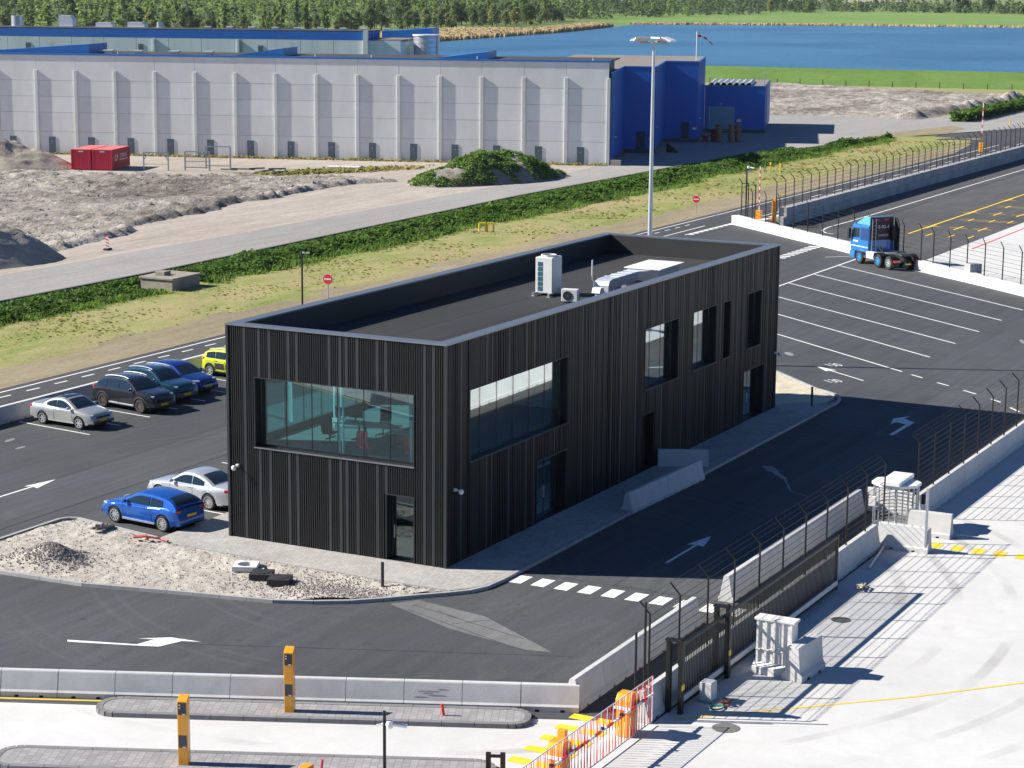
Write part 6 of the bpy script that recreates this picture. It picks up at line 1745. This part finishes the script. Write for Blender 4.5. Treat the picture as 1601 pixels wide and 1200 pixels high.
# overgrown ditch: dark bank under a mass of brambles
def hedge_h(x, y):
    a, b = hlow(x), hup(x) - .35
    if x > 188: a = a + (x - 188) * .03; b = min(b, 59.5 - (x - 188) * .13)
    if x > 226 or b - a < .3: return -9
    if 51.9 < x < 57.4 and 50 < y < 54.9: return -9
    t = (y - a) / (b - a)
    if t < 0 or t > 1: return -9
    g = 1.0 - .55 * math.exp(-((x - 60) / 6) ** 2) if 0 else 1.0
    return (.10 + .66 * math.sin(math.pi * min(1, t * 1.1 + .04)) ** .8) * max(.2, .75 + .75 * fbm(x, y, .3, 5, 12)) * g * (.7 if t > .75 else 1)
gridsheet('ditch_bank', 18, 228, 50.8, 62, 260, 16, lambda x, y: max(-.3, hedge_h(x, y) * .62 - .15), m_ground('ditch_soil', [(.3, (.02, .03, .01)), (.5, (.035, .05, .015)), (.7, (.06, .06, .025))], .3, 2, 8))['kind'] = 'structure'
hm = MB(); cnt = 0
while cnt < 95000:
    x = 18 + 210 * rv.random() ** 1.25; y = rv.uniform(50.8, 62)
    h = hedge_h(x, y)
    if h < 0: continue
    k = .06 + .08 * rv.random() + x * .0006
    leafq(hm, (x, y, h * rv.uniform(.55, 1.12) - .05), k, rv); cnt += 1
tag(hm.build('ditch_brambles', MT['hedge'], fix=False), 'dense dark green brambles filling the roadside ditch', 'brambles', kind='stuff')
# reed-like stalks near the culvert
# grass tufts on the verge
gm_ = MB(); cnt = 0
while cnt < 5000:
    x = 12 + 210 * rv.random() ** 1.3; y = rv.uniform(42.4, 53.2)
    if fbm(x, y, .12, 3, 14) < rv.uniform(-.5, .45): continue
    if y < 43.6 and rv.random() < .6: continue
    k = rv.uniform(.05, .11) + x * .0004
    a = rv.uniform(0, 3.14); c, s = math.cos(a) * k * .8, math.sin(a) * k * .8; hh = k * rv.uniform(.4, .9)
    gm_.quad((x - c, y - s, -.02), (x + c, y + s, -.02), (x + c * 1.3 + rv.uniform(-.05, .05), y + s * 1.3, hh), (x - c * 1.3, y - s * 1.3 + rv.uniform(-.05, .05), hh * rv.uniform(.6, 1))); cnt += 1
tag(gm_.build('verge_grass', MT['tuft'], fix=False), 'patchy dry grass tufts on the verge between road and ditch', 'grass', kind='stuff')
# weeds at the warehouse foot and round the slab
wd_ = MB()
for i in range(5200):
    if i < 3000:
        u = rv.uniform(0, 96); q = wpt(u, -rv.uniform(.15, 1.1)); k = rv.uniform(.06, .2)
    else:
        q = (rv.gauss(138.5, 4.5), 0, 0); q = (q[0], 92 - (q[0] - 138.5) * .55 + rv.gauss(0, 1.1), .05); k = rv.uniform(.1, .24)
    leafq(wd_, (q[0], q[1], rv.uniform(0, k * 1.4)), k, rv)
tag(wd_.build('warehouse_weeds', MT['tuft'], fix=False), 'pale green weeds along the warehouse foot and round the slab', 'weeds', kind='stuff')
# far ditch hedge by the right hand road
h2 = MB()
for i in range(5000):
    t = rv.random(); x = 268 + 75 * t; y = 57.0 + 3.0 * rv.random() - 6 * t * 0 + (x - 268) * .02 - 2.6
    leafq(h2, (x, y, rv.uniform(0, 1.5)), rv.uniform(.25, .5), rv)
tag(h2.build('roadside_bank', MT['hedge'], fix=False), 'dark green bank of plants beside the far road', 'hedge', kind='stuff')

# trees: four kinds with trunk, limbs and a crown of leaf clumps
def tree_proto(kind, seed):
    r = random.Random(seed)
    if kind == 0: H, W, mat, trunk = 12.0, 3.0, MT['leafA'], .2       # slim alder / poplar
    elif kind == 1: H, W, mat, trunk = 9.0, 5.2, MT['leafB'], .3      # broad willow
    elif kind == 2: H, W, mat, trunk = 11.0, 6.2, MT['leafC'], .35    # dark round oak
    else: H, W, mat, trunk = 3.4, 3.8, MT['leafB'], .1                # scrub
    tm = MB()
    tm.tube((0, 0, -.2), (.1, .05, H * .45), trunk, 7, trunk * .55); tm.tube((.1, .05, H * .45), (.0, .1, H * .85), trunk * .55, 6, trunk * .12)
    lobes = []
    nl = 16 if kind != 3 else 9
    for i in range(nl):
        a = r.uniform(0, 6.28); f = (i + .5) / nl
        z = H * (.22 + .74 * f) if kind != 3 else H * (.15 + .7 * f)
        prof = {0: math.sin(math.pi * (f * .82 + .14)) ** .8, 1: math.sin(math.pi * (f * .72 + .22)), 2: math.sin(math.pi * (f * .74 + .2)), 3: math.sin(math.pi * (f * .6 + .3))}[kind]
        rr = W * .5 * prof * r.uniform(.35, .85)
        c = Vector((rr * math.cos(a), rr * math.sin(a), z)); s = W * (.18 + .12 * r.random()) * (.7 + .5 * prof)
        lobes.append((c, s))
        tm.tube((.05, .05, z * .6), c, trunk * .28, 5, trunk * .07)
    cm = MB()
    for c, s in lobes:
        n = int(95 if kind != 3 else 60)
        for k in range(n):
            d = Vector((r.gauss(0, 1), r.gauss(0, 1), r.gauss(0, 1) * .85)).normalized() * s * (r.random() ** .4) * r.uniform(.75, 1.2)
            leafq(cm, c + d, r.uniform(.18, .36) * (W / 5) ** .3, r)
    return tm.mesh('trunk', MT['bark'], smooth=50), cm.mesh('crown', mat, fix=False)
PROTO = {k: [tree_proto(k, 100 * k + j) for j in range(3)] for k in range(4)}
NAMES = {0: ('alder_tree', 'slim bright green tree'), 1: ('willow_tree', 'broad grey green tree'), 2: ('oak_tree', 'dark round crowned tree'), 3: ('scrub_bush', 'low grey green bush')}
def tree(x, y, kind, where, group, s=1.0):
    nm, lb = NAMES[kind]
    t = thing(nm, lb + ' ' + where, 'tree' if kind != 3 else 'bush', (x, y, -.1), rv.uniform(0, 6.28), group + (' ' + nm.replace('_', ' ')))
    t.scale = (s * rv.uniform(.9, 1.15), s * rv.uniform(.9, 1.15), s * rv.uniform(.85, 1.15))
    tr, cr = rv.choice(PROTO[kind])
    put('trunk', tr, t); put('crown', cr, t)
WOOD = [(560, 420), (660, 405), (720, 432), (800, 440), (900, 445), (1010, 480), (1100, 560), (900, 900), (700, 800), (560, 640)]
placed = 0
near = []
edge = [(575, 560), (590, 520), (600, 480), (612, 452), (640, 436), (680, 430), (712, 440), (760, 442), (820, 446), (880, 448), (950, 470), (1040, 500)]
for (a, b) in zip(edge[:-1], edge[1:]):
    a, b = Vector(a), Vector(b); n = int((b - a).length / 7.0)
    for i in range(n):
        for row in range(3):
            q = a.lerp(b, (i + rv.random()) / n); nn = Vector((b.y - a.y, a.x - b.x)).normalized() * -1
            q = q + nn * (row * 13 + rv.uniform(0, 9))
            k = rv.choices((0, 1, 2, 3), (.38, .30, .14, .18) if row else (.15, .42, .10, .33))[0]
            near.append((q.x, q.y, k))
rv.shuffle(near)
for x, y, k in near[:230]:
    tree(x, y, k, 'at the edge of the wood behind the rear warehouse', 'wood edge', rv.uniform(.55, 1.15))
# the rest of the wood reads as one mass
fm = {0: MB(), 1: MB(), 2: MB()}
def massree(x, y, k, s=1.0):
    H, W = ((12.5, 3.8), (9.5, 6.5), (11.5, 7))[k]
    H *= s * rv.uniform(.8, 1.2)
    for i in range(60):
        f = rv.random() ** .8; rr = W * .5 * math.sin(math.pi * (f * .75 + .2)) * math.sqrt(rv.random()); a = rv.uniform(0, 6.28)
        leafq(fm[k], (x + rr * math.cos(a), y + rr * math.sin(a), H * (.03 + .97 * f)), rv.uniform(.5, 1.0), rv)
cnt = 0
while cnt < 1500:
    x = rv.uniform(560, 1150); y = rv.uniform(430, 1000)
    ok = y > 455 + max(0, (612 - x)) * 1.9 and (y > 470 or x < 700) and y > 440 + (x - 700) * .14
    if not ok: continue
    massree(x, y, rv.choices((0, 1, 2), (.55, .33, .12))[0]); cnt += 1
for i in range(900):                                     # scrub and trees on the far shore
    x = 1560 + 420 * rv.random() ** 2; y = rv.uniform(120, 780)
    if fbm(x, y, .012, 3, 4) < -.25 and x < 1640: continue
    massree(x, y, rv.choices((0, 1, 2), (.2, .5, .3))[0], rv.uniform(.35, .95))
for i in range(900):
    x = rv.uniform(1060, 1600); y = 520 + rv.uniform(-30, 330) + (x - 1060) * .05
    massree(x, y, rv.choices((0, 1, 2), (.2, .5, .3))[0], rv.uniform(.5, 1.0))
for k in range(3):
    tag(fm[k].build('distant_wood', (MT['leafA'], MT['leafB'], MT['leafC'])[k], fix=False), ('bright green mass of the far wood beyond the lake', 'grey green mass of the far wood beyond the lake', 'dark green mass of the far wood beyond the lake')[k], 'wood', kind='stuff')
# single trees on the far shore
for x, y, k, s in ((1590, 425, 2, 1.9), (1600, 405, 2, 1.7), (1450, 500, 2, 1.2), (1420, 520, 1, 1.2), (1500, 540, 2, 1.3), (1540, 560, 2, 1.4), (1580, 345, 3, 1.6), (1560, 300, 3, 1.5), (1400, 560, 3, 1.6), (1590, 250, 2, 1.1), (1600, 180, 1, 1.0)):
    tree(x, y, k, 'standing alone beyond the far bank of the lake', 'lone trees beyond the lake', s)
# reeds along the shore
rm_ = MB()
for i in range(15000):
    t = rv.random()
    if i < 11500:
        x = 560 + 330 * t; base = 333 + (x - 560) * .17 if x < 745 else 364 + (x - 745) * .26
        wd2 = 46 if x < 760 else 14
        y = base + 2 + wd2 * rv.random() ** 1.5
    else:
        k = rv.random(); x, y = (955 + 105 * k + rv.uniform(0, 9), 420 - 178 * k + rv.uniform(0, 6)) if k < .5 else (1007 + 180 * (k - .5) * 2 + rv.uniform(0, 10), 335 - 520 * (k - .5) * 2)
    h = rv.uniform(1.0, 2.2) * (1 if i < 11500 else .6); w = rv.uniform(.35, .9); a = rv.uniform(0, 3.14); c, s = math.cos(a) * w, math.sin(a) * w
    rm_.quad((x - c, y - s, -.1), (x + c, y + s, -.1), (x + c * .7 + .2, y + s * .7 - .1, h), (x - c * .7 + .2, y - s * .7 - .1, h * .9))
tag(rm_.build('reed_bed', MT['reed'], fix=False), 'pale straw coloured reed beds along the lake shore', 'reeds', kind='stuff')
# pasture fence posts at the dike foot
pm_ = MB().tube((0, 0, 0), (0, 0, 1.3), .12, 6).mesh('pasture_post', MT['bark'])
for i in range(26):
    q = dpt(-30 + i * 5.0, -1.5, -.1)
    tag(put('pasture_post', pm_, None, q), 'small wooden pasture post at the foot of the green dike', 'post', 'pasture posts along the dike')

# taller lighter stems along the lower edge of the ditch
eg = MB()
for i in range(9000):
    x = 18 + 205 * rv.random() ** 1.2; y = hlow(x) + rv.gauss(.3, .55)
    if 51.9 < x < 57.4: continue
    if x > 185 and y > 57: continue
    k = rv.uniform(.05, .12) + x * .0004; h = rv.uniform(.2, .65) * (.6 + .6 * abs(fbm(x, y, .2, 3, 6))); a = rv.uniform(0, 3.14); c, s_ = math.cos(a) * k, math.sin(a) * k
    for _q in range(2): eg.add([(x - c * .6, y - s_ * .6, -.05), (x + c * .6, y + s_ * .6, -.05), (x + rv.uniform(-.3, .3), y + rv.uniform(-.3, .3), h * rv.uniform(.5, 1.1))], [(0, 1, 2)])
tag(eg.build('ditch_grass', MT['weed'], fix=False), 'bright tall grass along the lower edge of the ditch brambles', 'grass', kind='stuff')

# clods on the churned soil
cd = MB()
for i in range(5200):
    x = rv.uniform(52, 150); y = rv.uniform(70, 145)
    z = soilz(x, y)
    if z < .05 or fbm(x, y, .15, 3, 31) < rv.uniform(-.3, .5): continue
    s_ = rv.uniform(.06, .2) * (1.6 if rv.random() < .12 else 1)
    q = [(x + s_ * rv.uniform(.6, 1.3) * cx, y + s_ * rv.uniform(.6, 1.3) * cy, z + s_ * cz * .8 - .03) for cx, cy, cz in ((1, 0, 0), (0, 1, 0), (-1, 0, 0), (0, -1, 0), (.2, .1, 1))]
    cd.add(q, [(0, 1, 4), (1, 2, 4), (2, 3, 4), (3, 0, 4)])
tag(cd.build('soil_clods', mk('clod_earth', (.17, .155, .14), .95, 0, .5, .6, world=True), fix=False), 'loose clods of earth scattered over the churned ground', 'earth', kind='stuff')

# ------------------------------------------------------------------ air
hz = MB().box(-310, 4310, -1810, 3210, -1.2, 31).build('haze', None)
hmx = bpy.data.materials.new('haze_air'); hmx.use_nodes = True
nt = hmx.node_tree; nt.nodes.clear()
ho = nt.nodes.new('ShaderNodeOutputMaterial'); hv = nt.nodes.new('ShaderNodeVolumePrincipled')
hv.inputs['Color'].default_value = (.86, .92, 1, 1); hv.inputs['Density'].default_value = .000032; hv.inputs['Anisotropy'].default_value = .2
nt.links.new(hv.outputs[0], ho.inputs['Volume'])
hz.data.materials.append(hmx)
tag(hz, 'thin pale haze in the air over the whole site', 'haze', kind='stuff')
